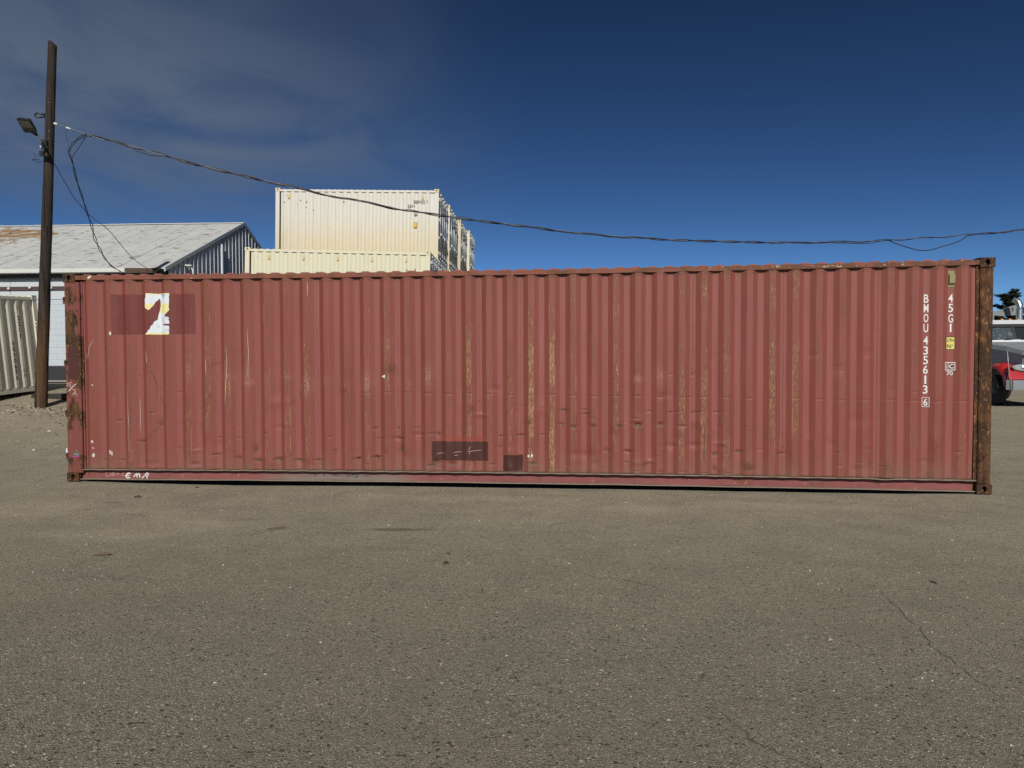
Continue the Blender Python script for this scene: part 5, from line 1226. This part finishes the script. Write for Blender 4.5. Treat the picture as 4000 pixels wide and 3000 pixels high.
for x in (-.80, -.26, .0, .26, .80): place('marker_light', ml, T, (x, 2.46, 2.90), mat=M_AMBER)
MB().tube([(1.0, 3.75, .9), (1.0, 3.75, 3.42), (1.0, 3.76, 3.52), (.98, 3.80, 3.62), (.94, 3.86, 3.70), (.88, 3.92, 3.735)], .105, 18, cap=False).build('exhaust_stack', M_CHROME, T)
MB().box(-.45, .45, .3, 9.2, .55, .82).build('chassis', M_BLK, T)
MB().box(-1.2, 1.2, 4.2, 9.2, .95, 1.15).build('flat_bed', M_BLK, T)
MB().box(-.4, .4, 3.95, 4.7, 1.15, 2.6).build('crane_base', M_TWHITE, T)
BM = simple('faded_boom_paint', (.17, .175, .18), .6, var=.12)
b = MB(); b.prism([(-1.45, 3.17), (.5, 3.19), (.8, 3.16), (1.17, 3.20), (1.25, 3.27), (1.25, 3.56), (1.15, 3.57), (.95, 3.50), (.75, 3.41), (.45, 3.36), (-1.45, 3.30)], 4.3, 4.55, 'y'); bm_ = b.build('crane_boom', BM, T); fix_normals(bm_.data)
MB().box(1.25, 2.0, 4.33, 4.52, 3.20, 3.50).build('boom_end', M_BLK, T)
for z in (3.205, 3.49): MB().box(1.22, 2.03, 4.27, 4.34, z, z+.03).build('boom_flange', M_TWHITE, T)
MB().box(1.22, 1.26, 4.27, 4.34, 3.235, 3.49).build('boom_flange', M_TWHITE, T)
MB().box(-.4, .4, 4.25, 4.6, 2.6, 3.2).build('crane_post', BM, T)
b = MB(); text_xz(b, '9', 1.05, 3.40, .10, .17, lambda x, z: 4.297, .02); text_xz(b, '[', .85, 3.36, .04, .22, lambda x, z: 4.297); b.build('boom_number', M_BLACKINK, T)
b = MB(); b.add([(.13, 4.296, 3.18), (.18, 4.296, 3.30), (.22, 4.296, 3.18), (.25, 4.296, 3.29), (.31, 4.296, 3.18)], [(0, 2, 1), (2, 4, 3)]); b.build('boom_mark', simple('orange_mark', (.45, .16, .02), .6), T)
b = MB(); text_xz(b, '724', -.40, 1.93, .22, .085, lambda x, z: .215-.0, .02)
b.v = [(x, .70+(z-1.93)*.1-.33, z-.24) for x, y, z in b.v]; b.build('hood_number', simple('navy_lettering', (.01, .015, .05), .5), T)
MB().lathe([(0, -.012), (.075, -.010), (.08, 0)], (0, 0, 0), 'y', 16).build('hood_emblem', M_BLK, T, (-.64, .27, 1.66))
MB().tube([(-1.20, .06, .52), (-1.20, .05, .86), (-1.27, .03, .98), (-1.30, .02, 1.30), (-1.34, .02, 1.78)], .009, 6).build('guide_rod', M_ZINC, T)

# ------------------------------------------------------------------ pine trees far behind the truck
M_NEEDLE = N('pine_needles'); M_NEEDLE = M_NEEDLE.done(M_NEEDLE.mix(M_NEEDLE.noise(1.3, 4), (.010, .020, .009), (.032, .048, .020)), .8, 0, .2)
M_BARK = simple('pine_bark', (.06, .04, .028), .95, var=.3)
def pine(lat, dep, top, rad, label, seed):
    rr = np.random.default_rng(seed); p = F(lat, dep, .3); t = empty('pine_tree', tuple(p), label=label, cat='tree', group='pines beyond the truck'); h = top-.3
    MB().tube([(0, 0, 0), (.05, 0, h*.5), (0, .05, h*.97)], [.17, .11, .02], 8).build('trunk', M_BARK, t)
    vs_, fs_ = [], []
    br = MB()
    for i in range(80):
        f = .22+.76*(i/80)+rr.uniform(-.02, .02); z = h*f; a = rr.uniform(0, 6.28); le = rad*(1.0-.62*(max(0, f-.22)/.78)**1.3)*rr.uniform(.65, 1.15)
        tip = np.array([math.cos(a)*le, math.sin(a)*le, z+le*rr.uniform(.25, .55)]); base = np.array([0, 0, z]); br.tube([tuple(base), tuple((base+tip)/2+np.array([0, 0, -.05])), tuple(tip)], [.03, .02, .008], 4)
        nb, nk = 12, 40
        Q = base+(tip-base)*rr.uniform(.35, 1.05, (nb, 1))+rr.normal(size=(nb, 3))*np.array([.10, .10, .06]); Q = np.repeat(Q, nk, 0)
        Dv = rr.normal(size=(nb*nk, 3)); Dv /= np.linalg.norm(Dv, axis=1)[:, None]; Dv[:, 2] = np.abs(Dv[:, 2])*.7
        U = np.cross(Dv, rr.normal(size=(nb*nk, 3))); U = U/np.linalg.norm(U, axis=1)[:, None]*.035; E_ = Q+Dv*rr.uniform(.16, .36, (nb*nk, 1))
        vs_ += np.stack([Q-U, Q+U, E_], 1).reshape(-1, 3).tolist()
    fs_ = [(3*i, 3*i+1, 3*i+2) for i in range(len(vs_)//3)]
    br.build('limbs', M_BARK, t); m_ = bpy.data.meshes.new('crown'); m_.from_pydata(vs_, [], fs_); m_.materials.append(M_NEEDLE); place('crown', m_, t)
pine(43.0, 60, 7.75, 1.7, 'dark pine rising behind the truck exhaust stack', 11)
pine(41.3, 61, 6.9, 1.3, 'smaller dark pine at the edge of the red container', 12)
pine(45.2, 62, 6.0, 1.5, 'low dark pine right of the exhaust stack', 13)
for o in list(bpy.data.objects):
    if o.type == 'MESH' and o.parent is None and o.get('label') is None: print('UNTAGGED', o.name)
